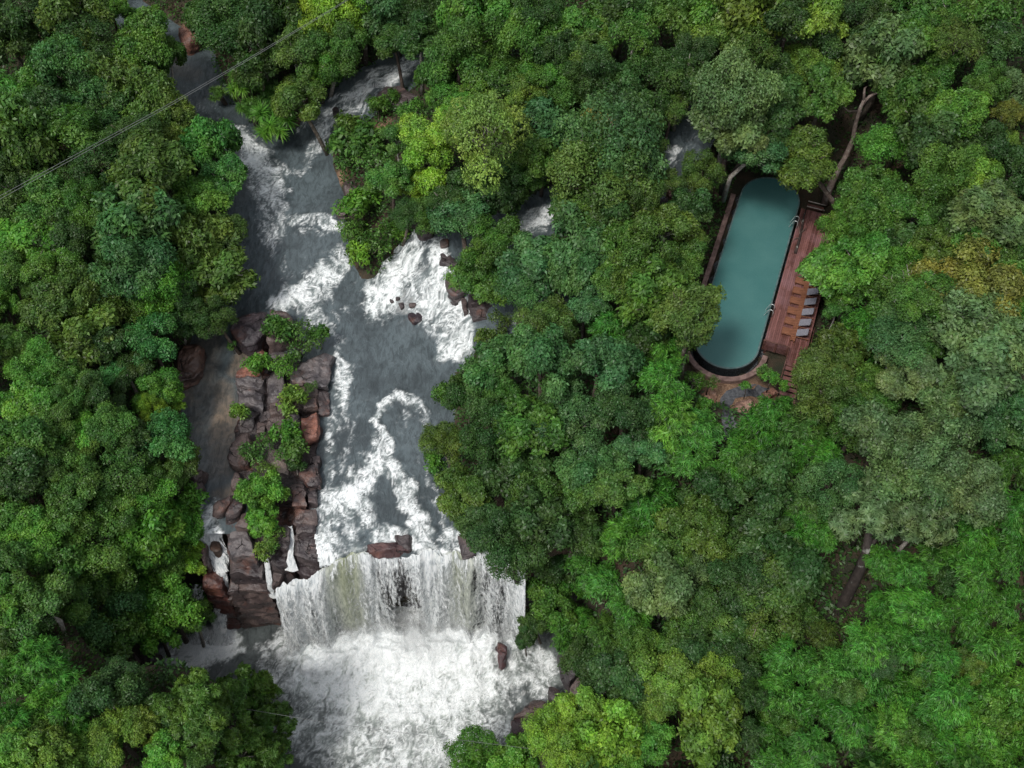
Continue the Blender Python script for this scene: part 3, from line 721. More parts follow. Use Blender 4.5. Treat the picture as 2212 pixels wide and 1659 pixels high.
DKR = (.064, .053, .054); RED = (.24, .11, .08); MID = (.098, .076, .071); TAN = (.23, .195, .175); GRY = (.115, .107, .11)
za = lambda L: [(380.5 + x * .22406, 654.8 + y * .22406) for x, y in L]
zb = lambda L: [(380.5 + x * .22406, 973.3 + y * .22406) for x, y in L]
zc = lambda L: [(760.9 + x * .20799, 477.8 + y * .20799) for x, y in L]
zd = lambda L: [(737 + x * .3336, 1106 + y * .3336) for x, y in L]
ze = lambda L: [(737 + x * .3336, y * .3336) for x, y in L]
GI = 'blocks and boulders of the rock island'
ROCKS = [
    ([(514, 800), (565, 765), (640, 765), (706, 775), (704, 890), (688, 960), (684, 1070), (600, 1085), (508, 1050), (508, 940), (522, 880)], .26, -1.2, (.035, .025, .025), 'low dark rock shelf carrying all the island blocks', 'rock_shelf', 'rock'),
    ([(500, 1080), (600, 1075), (682, 1080), (680, 1180), (610, 1205), (560, 1190), (505, 1150)], -.75, -4, (.035, .025, .025), 'dark wet rock bed between the blocks above the falls', 'rock_shelf', 'rock'),
    (za([(540, 140), (700, 80), (885, 60), (895, 180), (820, 310), (760, 400), (640, 400), (545, 330), (525, 260)]), 1.8, -.6, (.05, .04, .046), 'largest dark boulder at the upstream end of the rock island', 'boulder', 'boulder'),
    (za([(905, 68), (1080, 85), (1115, 170), (1150, 260), (1090, 340), (960, 390), (860, 390), (905, 200)]), 1.6, -.6, MID, 'dark boulder with a rusty corner beside the largest island boulder', 'boulder', 'boulder'),
    (za([(840, 440), (862, 480), (835, 690), (580, 715), (595, 650), (700, 540)]), .75, -.5, RED, 'brick-red sloping slab on the left edge of the island', 'rock_slab', 'rock'),
    (za([(490, 690), (590, 630), (590, 700), (560, 790), (500, 760)]), .25, -.5, (.1, .055, .045), 'low wet reddish ledge at the foot of the red slab', 'rock_slab', 'rock'),
    (za([(575, 730), (845, 700), (850, 790), (835, 825), (580, 795)]), .9, -.4, GRY, 'dark flat block just below the red slab', 'rock_block', 'rock'),
    (za([(580, 815), (700, 815), (838, 850), (838, 1000), (825, 1035), (690, 985), (600, 978)]), .95, -.4, GRY, 'broad dark block with pale streaks on the left island edge', 'rock_block', 'rock'),
    (za([(600, 990), (690, 998), (820, 1050), (760, 1100), (720, 1230), (610, 1240)]), .7, -.4, DKR, 'broken dark block behind the sparse yellowish shrub', 'rock_block', 'rock'),
    (za([(885, 700), (960, 640), (1020, 660), (1050, 800), (1045, 895), (900, 950), (885, 900)]), 1.0, -.4, GRY, 'smooth grey block right of the long crack in the island', 'rock_block', 'rock'),
    (za([(890, 955), (1050, 910), (1060, 1060), (915, 1065)]), .85, -.4, MID, 'square purplish block below the smooth grey block', 'rock_block', 'rock'),
    (za([(870, 480), (1190, 470), (1180, 560), (1080, 690), (1030, 650), (960, 620), (880, 640)]), .75, -.4, GRY, 'grey block shaded under the largest island shrub', 'rock_block', 'rock'),
    (za([(1085, 720), (1200, 570), (1455, 460), (1508, 480), (1470, 700), (1442, 808), (1360, 800), (1280, 775), (1100, 765)]), 1.15, -.5, GRY, 'widest dark grey slab at the upper right of the island', 'rock_slab', 'rock'),
    (za([(1090, 785), (1280, 788), (1365, 825), (1362, 990), (1230, 1030), (1085, 900)]), 1.0, -.5, MID, 'dark block beneath the yellow-topped island shrub', 'rock_block', 'rock'),
    (za([(1372, 830), (1480, 850), (1492, 1040), (1478, 1060), (1372, 1060)]), .7, -.6, DKR, 'detached black block jutting into the rapids right of the island', 'rock_block', 'rock'),
    (za([(1200, 1100), (1350, 1035), (1362, 1280), (1250, 1312), (1198, 1230)]), 1.1, -.5, RED, 'salmon-red cracked block on the right island edge', 'rock_block', 'rock'),
    (za([(895, 1110), (1040, 1085), (1050, 1180), (925, 1290), (888, 1200)]), .9, -.4, MID, 'purplish block left of the salmon-red cracked block', 'rock_block', 'rock'),
    (za([(1060, 1080), (1190, 1040), (1190, 1230), (1070, 1200)]), .6, -.4, GRY, 'narrow grey block touching the salmon-red block', 'rock_block', 'rock'),
    (za([(600, 1260), (720, 1240), (730, 1400), (695, 1565), (560, 1570), (500, 1525), (503, 1390)]), 1.2, -.5, MID, 'rounded purple-brown boulder on the left waterline of the island', 'boulder', 'boulder'),
    (za([(885, 1380), (1060, 1430), (1070, 1700), (1010, 1780), (960, 1600), (880, 1520)]), .45, -.3, TAN, 'flat sandy grey slab in the middle of the island', 'rock_slab', 'rock'),
    (za([(785, 1150), (880, 1170), (865, 1260), (795, 1270)]), .6, -.2, MID, 'broken stones filling the crack of the island', 'rock_block', 'rock'),
    (za([(790, 1060), (900, 1040), (910, 1120), (820, 1140)]), .6, -.2, DKR, 'small dark stone where the island cracks cross', 'rock_block', 'rock'),
    (zb([(565, 180), (600, 190), (652, 340), (560, 368), (512, 312)]), .9, -.5, MID, 'lone pointed boulder standing in the left side channel', 'boulder', 'boulder'),
    (zb([(345, 600), (370, 510), (535, 415), (560, 470), (500, 545), (420, 615)]), .8, -1.6, MID, 'brown boulder at the head of the side fall', 'boulder', 'boulder'),
    (zb([(500, 545), (640, 390), (662, 520), (590, 620), (470, 640)]), .95, -1.6, DKR, 'wedge-shaped dark boulder beside the head of the side fall', 'boulder', 'boulder'),
    (zb([(555, 740), (640, 600), (710, 575), (725, 750), (620, 760)]), .6, -2, MID, 'brown block between the wedge boulder and the tall shrub', 'rock_block', 'rock'),
    (zb([(465, 690), (560, 680), (600, 770), (500, 850), (470, 800)]), .1, -3, DKR, 'black wet ledge right of the side fall', 'rock_block', 'rock'),
    (zb([(520, 800), (690, 765), (745, 900), (765, 1020), (530, 1012), (490, 950)]), .1, -5, GRY, 'flat-topped grey block above the stepped brown face', 'rock_block', 'rock'),
    (zb([(515, 1030), (690, 1015), (832, 1040), (842, 1195), (518, 1195)]), -1.3, -7, DKR, 'upper step of the brown rock face between the side falls', 'rock_block', 'rock'),
    (zb([(515, 1205), (842, 1205), (872, 1265), (880, 1345), (498, 1345), (508, 1290)]), -2.6, -8, MID, 'middle step of the brown rock face between the side falls', 'rock_block', 'rock'),
    (zb([(498, 1352), (872, 1345), (882, 1400), (690, 1430), (498, 1440)]), -4.3, -9.8, (.07, .047, .04), 'lowest reddish step of the rock face above dark water', 'rock_block', 'rock'),
    (zb([(980, 705), (1078, 700), (1090, 850), (1078, 935), (985, 930)]), .2, -5, DKR, 'dark block left of the narrow white chute', 'rock_block', 'rock'),
    (zb([(900, 965), (980, 935), (1080, 960), (1078, 1100), (1000, 1128), (900, 1080)]), -.8, -6, DKR, 'dark step under the block left of the narrow chute', 'rock_block', 'rock'),
    (zb([(910, 1100), (1050, 1128), (1000, 1260), (932, 1312)]), -1.9, -8, MID, 'pointed purplish block hanging between the two thin strands', 'rock_block', 'rock'),
    (zb([(1110, 335), (1200, 310), (1250, 430), (1252, 540), (1120, 542)]), .9, -1, MID, 'brown cracked block at the lower right of the sandy slab', 'rock_block', 'rock'),
    (zb([(1255, 420), (1350, 350), (1342, 520), (1262, 512)]), .7, -1, DKR, 'small purple-brown block on the right waterline above the main fall', 'rock_block', 'rock'),
    (zb([(1140, 560), (1335, 560), (1342, 690), (1140, 682)]), .5, -2, MID, 'square brown block above the main fall', 'rock_block', 'rock'),
    (zb([(1140, 692), (1350, 700), (1360, 800), (1148, 815)]), .3, -3, DKR, 'dark block second above the main fall edge', 'rock_block', 'rock'),
    (zb([(1145, 825), (1370, 815), (1382, 930), (1362, 1060), (1150, 1000)]), -.1, -4, DKR, 'large dark block with a reddish foot at the main fall edge', 'rock_block', 'rock'),
    (zb([(1195, 185), (1360, 120), (1372, 330), (1260, 330), (1190, 250)]), .9, -1, DKR, 'dark purple block right of the sandy slab', 'rock_block', 'rock'),
    (zb([(1290, 60), (1385, 50), (1390, 125), (1300, 118)]), .7, -1, DKR, 'thin black block on the waterline below the salmon-red block', 'rock_block', 'rock'),
    (zb([(1150, 1050), (1410, 1095), (1425, 1180), (1340, 1222), (1190, 1165)]), -1.5, -8, (.05, .038, .042), 'wet dark ledge splashed by the left side of the main fall', 'rock_block', 'rock'),
    (zb([(335, 850), (430, 842), (420, 975), (330, 985)]), -.9, -4, (.07, .045, .03), 'small square rock standing in the side fall', 'boulder', 'boulder'),
    (zb([(260, 1090), (440, 1090), (455, 1330), (250, 1320)]), -2.6, -9.5, (.11, .045, .035), 'rusty red rock under the side fall', 'boulder', 'boulder'),
    (zb([(235, 900), (302, 880), (292, 1060), (250, 1085)]), -.8, -6, MID, 'brown rock edging the left of the side fall', 'boulder', 'boulder'),
    (zb([(70, 560), (210, 560), (255, 640), (170, 770), (90, 720)]), .6, -5, MID, 'purple-brown bank rock left of the side fall head', 'boulder', 'boulder'),
    (zb([(80, 170), (200, 150), (282, 190), (252, 290), (120, 300)]), 1.0, -.5, MID, 'rounded reddish boulder on the left bank of the side channel', 'boulder', 'boulder'),
    (zb([(125, 305), (262, 292), (262, 470), (160, 480)]), .8, -.5, MID, 'second bank boulder below the rounded reddish one', 'boulder', 'boulder'),
    (za([(60, 400), (180, 380), (255, 425), (215, 620), (130, 712), (10, 735), (0, 600)]), 1.5, -.5, (.1, .06, .045), 'mossy brown bank boulder with an orange foot in the side channel', 'boulder', 'boulder'),
    (ze([(200, 640), (270, 560), (400, 550), (490, 640), (410, 705), (280, 695)]), 3.9, 1.5, DKR, 'big smooth black boulder beside the upper right tributary', 'boulder', 'boulder'),
    (ze([(120, 790), (240, 815), (310, 860), (250, 925), (150, 850)]), 2.4, 1.2, (.28, .12, .06), 'bare orange earth bank below the black tributary boulder', 'earth_bank', 'earth bank'),
    (ze([(-60, 700), (-20, 690), (-5, 740), (-50, 750)]), 2.7, 1.2, DKR, 'small round rock splitting the white tributary water', 'boulder', 'boulder'),
    (ze([(-80, 870), (-40, 850), (-15, 900), (-60, 930)]), 2.0, .8, DKR, 'dark rock among white water where the tributary joins', 'boulder', 'boulder'),
    (ze([(10, 1180), (100, 1160), (110, 1260), (30, 1290)]), 1.9, .4, MID, 'reddish bank rocks under the bushes right of the upper river', 'boulder', 'boulder'),
    (ze([(-20, 1290), (50, 1280), (40, 1390), (-25, 1380)]), 1.7, .4, MID, 'lower bank rock right of the upper river', 'boulder', 'boulder'),
    (zc([(655, 20), (820, 0), (842, 80), (765, 142), (680, 125)]), 3.4, 1.5, DKR, 'dark boulder at the top of the white cascade', 'boulder', 'boulder'),
    (ze([(440, 1370), (510, 1350), (525, 1400), (450, 1420)]), 3.9, 2.0, DKR, 'dark rock behind the boulder topping the cascade', 'boulder', 'boulder'),
    (zc([(910, 330), (985, 270), (1190, 245), (1190, 390), (1045, 485), (920, 430)]), 2.9, .8, DKR, 'wet black ledge at the upper right of the cascade', 'rock_ledge', 'rock'),
    (zc([(910, 190), (1000, 180), (1000, 260), (920, 270)]), 3.2, 1.2, MID, 'small brown rock at the head of the cascade', 'boulder', 'boulder'),
    (zc([(970, 570), (1150, 530), (1180, 740), (1050, 752), (992, 700)]), 2.4, .5, DKR, 'purple-black block beside the middle of the cascade', 'rock_ledge', 'rock'),
    (zc([(1140, 790), (1195, 800), (1198, 950), (1150, 952)]), 1.8, .2, MID, 'narrow brown block right of the lower cascade', 'rock_ledge', 'rock'),
    (zc([(1210, 900), (1350, 845), (1500, 890), (1560, 1000), (1260, 1005)]), 2.2, .4, DKR, 'fanned dark ledge with thin trickles right of the cascade', 'rock_ledge', 'rock'),
    (zc([(1200, 760), (1380, 740), (1400, 840), (1240, 880)]), 2.5, .4, DKR, 'dark upper ledge under leaves right of the cascade', 'rock_ledge', 'rock'),
    (zc([(1275, 1020), (1440, 1010), (1440, 1185), (1280, 1195)]), 1.5, .0, MID, 'square purplish ledge at the lower right of the cascade', 'rock_ledge', 'rock'),
    (zc([(448, 768), (500, 765), (498, 812), (452, 815)]), 1.15, .2, DKR, 'upper small rock in the middle of the cascade foam', 'boulder', 'boulder'),
    (zc([(390, 800), (445, 798), (440, 842), (400, 845)]), .95, .2, DKR, 'leftmost small rock in the cascade foam', 'boulder', 'boulder'),
    (zc([(468, 848), (542, 835), (535, 890), (500, 905)]), 1.0, .2, DKR, 'small dark rock below the two upper cascade stones', 'boulder', 'boulder'),
    (zc([(580, 850), (668, 842), (655, 882), (590, 890)]), 1.1, .2, MID, 'reddish flat stone in the middle of the cascade', 'boulder', 'boulder'),
    (zc([(560, 950), (700, 930), (745, 1040), (640, 1065)]), .75, 0, (.045, .032, .04), 'wet purple rock at the foot of the cascade', 'boulder', 'boulder'),
    (zc([(800, 1000), (900, 1010), (910, 1090), (820, 1100)]), .6, 0, DKR, 'half drowned rock right of the cascade shrub', 'boulder', 'boulder'),
    (zd([(1405, 880), (1500, 900), (1560, 1010), (1480, 1120), (1430, 980)]), -6.8, -10, (.06, .055, .06), 'smooth grey cliff rock on the right of the plunge pool', 'boulder', 'boulder'),
    (zd([(1470, 1130), (1570, 1040), (1600, 1170), (1500, 1225)]), -6.8, -10, MID, 'brown rock just below the smooth grey cliff rock', 'boulder', 'boulder'),
    (zd([(1105, 1335), (1215, 1225), (1335, 1215), (1350, 1290), (1240, 1325)]), -7.7, -10, MID, 'brown domed boulder in the lower right of the plunge pool', 'boulder', 'boulder'),
    (zd([(1095, 1345), (1240, 1335), (1310, 1310), (1260, 1440), (1090, 1435)]), -8.0, -10, (.055, .035, .04), 'wet dark slab leaning below the brown domed boulder', 'boulder', 'boulder'),
    (zd([(1345, 1130), (1430, 1155), (1405, 1235), (1348, 1220)]), -7.8, -10, DKR, 'small black rock between the domed boulder and the cliff rock', 'boulder', 'boulder'),
    (zd([(1000, 830), (1078, 855), (1065, 960), (1030, 985), (1012, 920)]), -7.2, -10, (.08, .04, .045), 'upright reddish rock at the right edge of the white foam', 'boulder', 'boulder'),
    ([(205, 1405), (290, 1405), (300, 1440), (215, 1455)], -6.0, -9, MID, 'dark reddish rock bank under leaves in the lower left', 'boulder', 'boulder'),
    ([(285, 1415), (335, 1400), (345, 1440), (300, 1470)], -7.0, -9.5, DKR, 'black rock at the left waterline of the lower pool', 'boulder', 'boulder'),
    (zd([(170, 215), (360, 205), (445, 255), (175, 268)]), .22, -2, (.075, .04, .04), 'reddish rock lip breaking through the main fall edge', 'rock_ledge', 'rock'),
    (zd([(350, 150), (450, 150), (460, 230), (380, 235)]), .3, -2, DKR, 'dark bump of rock above the middle of the fall lip', 'rock_ledge', 'rock'),
    (zd([(755, 150), (865, 150), (870, 270), (790, 282)]), .45, -3, DKR, 'black rock at the right end of the fall lip', 'rock_ledge', 'rock'),
    (ze([(2040, 1290), (2150, 1270), (2160, 1370), (2045, 1385)]), 6.1, 4.5, DKR, 'dark boulder by the small hidden stream left of the pool', 'boulder', 'boulder'),
    (ze([(2110, 1210), (2190, 1200), (2200, 1280), (2130, 1290)]), 6.3, 4.8, (.12, .07, .05), 'brown boulder above the dark one by the hidden stream', 'boulder', 'boulder'),
    (zc([(1850, 900), (2000, 890), (2010, 940), (1860, 950)]), 3.9, 2.5, DKR, 'small dark rock in the side trickle among bluish trees', 'boulder', 'boulder'),
    ([(1590, 868), (1620, 858), (1640, 880), (1615, 905), (1592, 918), (1580, 895)], 2.45, 1.6, (.34, .22, .17), 'pale pinkish rock mound at the fork of the path', 'boulder', 'boulder'),
    ([(1515, 845), (1540, 835), (1555, 855), (1540, 870), (1520, 865)], 2.35, 1.6, (.3, .18, .12), 'tan rock mound left of the curved path', 'boulder', 'boulder'),
    ([(1643, 845), (1670, 838), (1685, 850), (1660, 862)], 2.3, 1.6, (.22, .11, .075), 'reddish earth mound right of the path near the stairs', 'earth_bank', 'earth bank'),
    ([(375, 760), (420, 745), (430, 770), (400, 800)], .5, -.4, (.2, .09, .05), 'orange shelf at the waterline of the side channel', 'boulder', 'boulder'),
    ([(385, 60), (425, 50), (430, 85), (395, 95)], 4.4, 3.0, (.17, .085, .06), 'reddish bank rock at the upper river bend', 'boulder', 'boulder'),
    ([(1925, 390), (1965, 388), (1970, 410), (1930, 414)], 4.3, 3.2, (.08, .035, .022), 'patch of bare red earth in the dark gap right of the pool', 'earth_bank', 'earth bank'),
]
for i, (poly, zt, zbs, colr, lab, nm, cat) in enumerate(ROCKS):
    isl = 2 <= i <= 42
    rock(poly, zt, zbs, colr, lab, i + 1, nm, cat, GI if isl else None, rough=.13 if nm in ('boulder', 'earth_bank') else .14, dome=.35 if nm == 'boulder' else .05, smooth_it=4 if nm == 'boulder' else 0)

# ------------------------------------------------------------------ crowns
def unit(v): return v / np.maximum(np.linalg.norm(v, axis=-1, keepdims=True), 1e-9)
def leaves_mesh(name, P, D, N, L, W, var, hue, droop=.18):
    """one folded diamond per leaf: base P, direction D, normal N"""
    S = unit(np.cross(D, N)); N2 = np.cross(S, D)
    a = P; m = P + D * (L * .45)[:, None] + N2 * (L * .06)[:, None]
    b = m + S * (W * .5)[:, None]; c = m - S * (W * .5)[:, None]
    t = P + D * L[:, None] - N2 * (L * droop)[:, None]
    co = np.stack([a, b, t, c], 1).reshape(-1, 3)
    me = quads_mesh(name, co, np.arange(len(P) * 4).reshape(-1, 4))
    fattr(me, 'var', np.repeat(var, 4)); fattr(me, 'hue', np.repeat(hue, 4))
    return me

def crown(R, kind, seed):
    g = np.random.default_rng(seed)
    P_, D_, N_, L_, W_, V_, H_ = [], [], [], [], [], [], []
    lobes = []
    flat = dict(r=g.uniform(.6, 1.1), d=1.05, o=.6, w=.8, s=.8).get(kind, .8)
    nl = dict(r=int(g.integers(14, 36)), d=16, o=19, w=16, s=11).get(kind, 14)
    q_ = math.sqrt(24 / nl)
    for i in range(nl):
        th = g.uniform(0, 2 * np.pi); zz = g.uniform(-.25, .95) if i else 1.0
        rr = math.sqrt(max(0, 1 - zz * zz))
        k = g.uniform(.42, 1.0) * R
        rad = R * q_ ** .6 * (g.uniform(.15, .37) if kind != 'd' else g.uniform(.36, .5))
        if kind == 'o': rad = R * g.uniform(.2, .36); k = g.uniform(.4, .85) * R
        c = np.array([math.cos(th) * rr * k, math.sin(th) * rr * k, zz * k * flat])
        lobes.append((c, rad))
    if kind == 'd': lobes.append((np.zeros(3), R * .75))
    area = sum(r * r for _, r in lobes)
    twigs_total = int(dict(r=2900, d=2900, o=1500, w=680, s=900).get(kind, 2000) * (R / 2.2) ** 2)
    LS = g.uniform(.13, .3)
    lobe_v = g.uniform(-.17, .17, len(lobes)); lobe_h = g.uniform(.2, .8, len(lobes))
    for li, (c, rad) in enumerate(lobes):
        nt = int(twigs_total * rad * rad / area)
        d = unit(g.normal(size=(nt, 3)) + np.array([0, 0, .45]))
        bumpy = 1 + .16 * np.sin(d[:, 0] * 5 + li) * np.cos(d[:, 1] * 6 - li) + .1 * np.sin(d[:, 2] * 9 + li * 2)
        rr = rad * bumpy * (1 - np.abs(g.normal(0, .12, nt))) + g.normal(0, .05, nt)
        p = c + d * rr[:, None] * np.array([1, 1, .85])
        ok = np.ones(nt, bool)
        for lj, (c2, r2) in enumerate(lobes):
            if lj != li: ok &= np.linalg.norm((p - c2) / np.array([1, 1, .85]), axis=1) > r2 * .72
        p, d = p[ok], d[ok]; nt = len(p)
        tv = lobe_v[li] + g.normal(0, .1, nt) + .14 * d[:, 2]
        nleaf = 10 if kind == 'w' else 6
        axis_ = unit(d + np.array([0, 0, .55]) + g.normal(0, .35, (nt, 3)))
        ref = unit(np.cross(axis_, np.array([.3, .8, .1])))
        ref2 = np.cross(axis_, ref)
        for k in range(nleaf):
            a = 2 * np.pi * k / nleaf + g.uniform(0, 6.28, nt) * (0 if kind == 'w' else 1)
            rad_d = ref * np.cos(a)[:, None] + ref2 * np.sin(a)[:, None]
            if kind == 'w':
                dirn = unit(rad_d + axis_ * g.uniform(.05, .45, nt)[:, None]); off = np.zeros((nt, 3))
                L = g.uniform(.3, .46, nt); W = L * .3
            else:
                dirn = unit(rad_d + axis_ * g.uniform(-.3, .55, nt)[:, None]); off = g.normal(0, .085, (nt, 3))
                base = LS if kind != 'd' else .165
                L = g.uniform(.75, 1.35, nt) * base * (1.2 if kind == 's' else 1); W = L * g.uniform(.42, .6, nt)
            P_.append(p + off); D_.append(dirn); N_.append(unit(axis_ + g.normal(0, .5, (nt, 3)))); L_.append(L); W_.append(W)
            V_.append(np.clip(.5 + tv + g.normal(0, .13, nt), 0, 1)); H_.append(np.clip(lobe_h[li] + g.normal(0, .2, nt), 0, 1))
    cat = np.concatenate
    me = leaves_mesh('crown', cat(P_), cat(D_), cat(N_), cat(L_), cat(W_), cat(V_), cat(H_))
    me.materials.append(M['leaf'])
    # trunk and limbs that carry the lobes
    mb = MB()
    bend = [(g.uniform(-.25, .25), g.uniform(-.25, .25)) for _ in range(3)]
    trunk = [(bend[0][0] * 2, bend[0][1] * 2, -9), (bend[1][0], bend[1][1], -5), (bend[2][0] * .6, bend[2][1] * .6, -2 * R / 2.2), (0, 0, -.25 * R)]
    mb.tube(trunk, [.2 * R / 2.2, .17 * R / 2.2, .14 * R / 2.2, .1 * R / 2.2], 8)
    for c, rad in lobes:
        m = Vector(c) * .45 + Vector((g.normal(0, .12), g.normal(0, .12), -.12 * R))
        e = Vector(c) + Vector((0, 0, rad * .2))
        reach = (1.0 if g.uniform() < .65 else 1.2) if kind != 'o' else 1.3
        mb.tube([(0, 0, -.35 * R), m, e * reach], [.07 * R / 2.2, .05 * R / 2.2, .016], 5)
        for _ in range(3 if kind in 'os' else 2):
            q = Vector(c) + Vector(unit(g.normal(size=3) + np.array([0, 0, .4]))) * rad * (1.02 if kind == 'o' else .85)
            mb.tube([m.lerp(e, .6), (m.lerp(e, .8) + q) / 2 + Vector((g.normal(0, .06), g.normal(0, .06), 0)), q], [.026, .018, .007], 4)
    tm = mb.mesh('trunk'); tm.materials.append(M['bark'])
    return me, tm

def bamboo(R, seed):
    g = np.random.default_rng(seed)
    culms = []; P_, D_, N_, L_, W_, V_, H_ = [], [], [], [], [], [], []
    for i in range(17):
        th = g.uniform(0, 6.28); reach = R * math.sqrt(g.uniform(.02, 1.0)); h = R * (g.uniform(.6, 1.35) * (1 - (reach / R) ** 1.5) - .3 * reach / R)
        b = np.array([math.cos(th), math.sin(th), 0]) * g.uniform(.05, .35)
        e = np.array([math.cos(th) * reach, math.sin(th) * reach, h])
        pts = []
        for t in np.linspace(0, 1, 9):
            s = t ** 2.2
            zz = -4.5 + (h + 4.5) * (1 - (1 - t) ** 1.6) - .5 * s * reach * .35
            pts.append(np.array([b[0] + (e[0] - b[0]) * s, b[1] + (e[1] - b[1]) * s, zz]))
        culms.append(pts)
        nt = 135
        t = g.uniform(.58, 1.0, nt) ** .8
        A = np.array(pts); f = t * 8; i0 = np.minimum(f.astype(int), 7); fr = (f - i0)[:, None]
        p = A[i0] * (1 - fr) + A[i0 + 1] * fr + g.normal(0, .26, (nt, 3)) * np.array([1, 1, .7])
        out = unit(np.array([math.cos(th), math.sin(th), .05])) * .8 + g.normal(0, .75, (nt, 3)) * np.array([1, 1, .3])
        tv = g.normal(0, .19, nt) + g.uniform(-.14, .14)
        for k in range(6):
            dirn = unit(out + g.normal(0, .55, (nt, 3)) * np.array([1, 1, .35]) + np.array([0, 0, -.28]))
            L = g.uniform(.3, .52, nt); W = L * g.uniform(.13, .19, nt)
            P_.append(p + g.normal(0, .05, (nt, 3))); D_.append(dirn); N_.append(unit(np.array([0, 0, 1.0]) + g.normal(0, .75, (nt, 3))))
            L_.append(L); W_.append(W); V_.append(np.clip(.5 + tv + g.normal(0, .14, nt), 0, 1)); H_.append(np.clip(g.normal(.5, .22, nt), 0, 1))
    cat = np.concatenate
    me = leaves_mesh('foliage', cat(P_), cat(D_), cat(N_), cat(L_), cat(W_), cat(V_), cat(H_), .3)
    me.materials.append(M['leaf'])
    mb = MB()
    for pts in culms: mb.tube(pts, [.045, .045, .042, .04, .035, .03, .024, .016, .008], 5)
    tm = mb.mesh('culms'); tm.materials.append(M['bark'])
    return me, tm

def screwpine(R, seed):
    g = np.random.default_rng(seed)
    mb = MB(); P_, D_, N_, L_, W_, V_, H_ = [], [], [], [], [], [], []
    for i in range(9):
        th = 6.28 * i / 9 + g.uniform(-.3, .3); k = R * (0 if i == 0 else g.uniform(.35, .75))
        c = np.array([math.cos(th) * k, math.sin(th) * k, g.uniform(-.2, .45) * R])
        mb.tube([(0, 0, -4.5), (c[0] * .3, c[1] * .3, -1), tuple(c)], [.12, .09, .06], 6)
        nt = 70
        d = unit(g.normal(size=(nt, 3)) + np.array([0, 0, .75]))
        P_.append(np.repeat(c[None], nt, 0)); D_.append(d); N_.append(unit(np.array([0, 0, 1.0]) + g.normal(0, .2, (nt, 3))))
        L_.append(g.uniform(.7, 1.05, nt) * R * .48); W_.append(np.full(nt, .09)); V_.append(np.clip(g.normal(.55, .15, nt), 0, 1)); H_.append(np.clip(g.normal(.5, .15, nt), 0, 1))
    cat = np.concatenate
    me = leaves_mesh('crown', cat(P_), cat(D_), cat(N_), cat(L_), cat(W_), cat(V_), cat(H_), .5)
    me.materials.append(M['leaf']); tm = mb.mesh('trunk'); tm.materials.append(M['bark'])
    return me, tm

LIB = {}
for kd, Rs, n in (('r', 2.3, 10), ('d', 2.2, 3), ('o', 2.3, 4), ('w', 2.6, 2), ('s', 1.1, 3)):
    LIB[kd] = [(Rs, *crown(Rs, kd, 100 + 13 * i + ord(kd))) for i in range(n)]
LIB['b'] = [(2.3, *bamboo(2.3, 300 + i)) for i in range(3)]
LIB['p'] = [(1.3, *screwpine(1.3, 400 + i)) for i in range(2)]

COLOUR = dict(dk=((.038, .082, .022), 'dark green'), md=((.062, .135, .027), 'mid green'), br=((.082, .195, .03), 'bright green'), li=((.14, .25, .032), 'lime green'),
              ol=((.07, .122, .026), 'olive green'), ye=((.115, .195, .034), 'yellow-green'), bl=((.056, .132, .045), 'bluish green'), gy=((.085, .142, .055), 'grey-green'),
              ru=((.13, .145, .03), 'rusty yellow'), te=((.055, .16, .042), 'deep fresh green'), lg=((.17, .25, .055), 'pale lime'), cr=((.3, .27, .08), 'pale yellow'))
KIND = dict(r=('broadleaf_tree', 'tree', 'lumpy-crowned tree'), d=('domed_tree', 'tree', 'dense domed tree'), o=('open_crowned_tree', 'tree', 'open branchy tree'), w=('whorled_leaf_tree', 'tree', 'big-leaved whorled tree'),
            s=('shrub', 'shrub', 'shrub'), b=('bamboo_clump', 'bamboo', 'feathery bamboo clump'), p=('screw_pine', 'screw pine', 'spiky screw pine'))
GROUPS = dict(r='broadleaf trees of the forest canopy', d='dense domed trees of the forest', o='open-crowned trees of the forest', w='big-leaved whorled trees', s='shrubs growing by the water', b='bamboo clumps on the slopes', p='screw pines at the river fork')

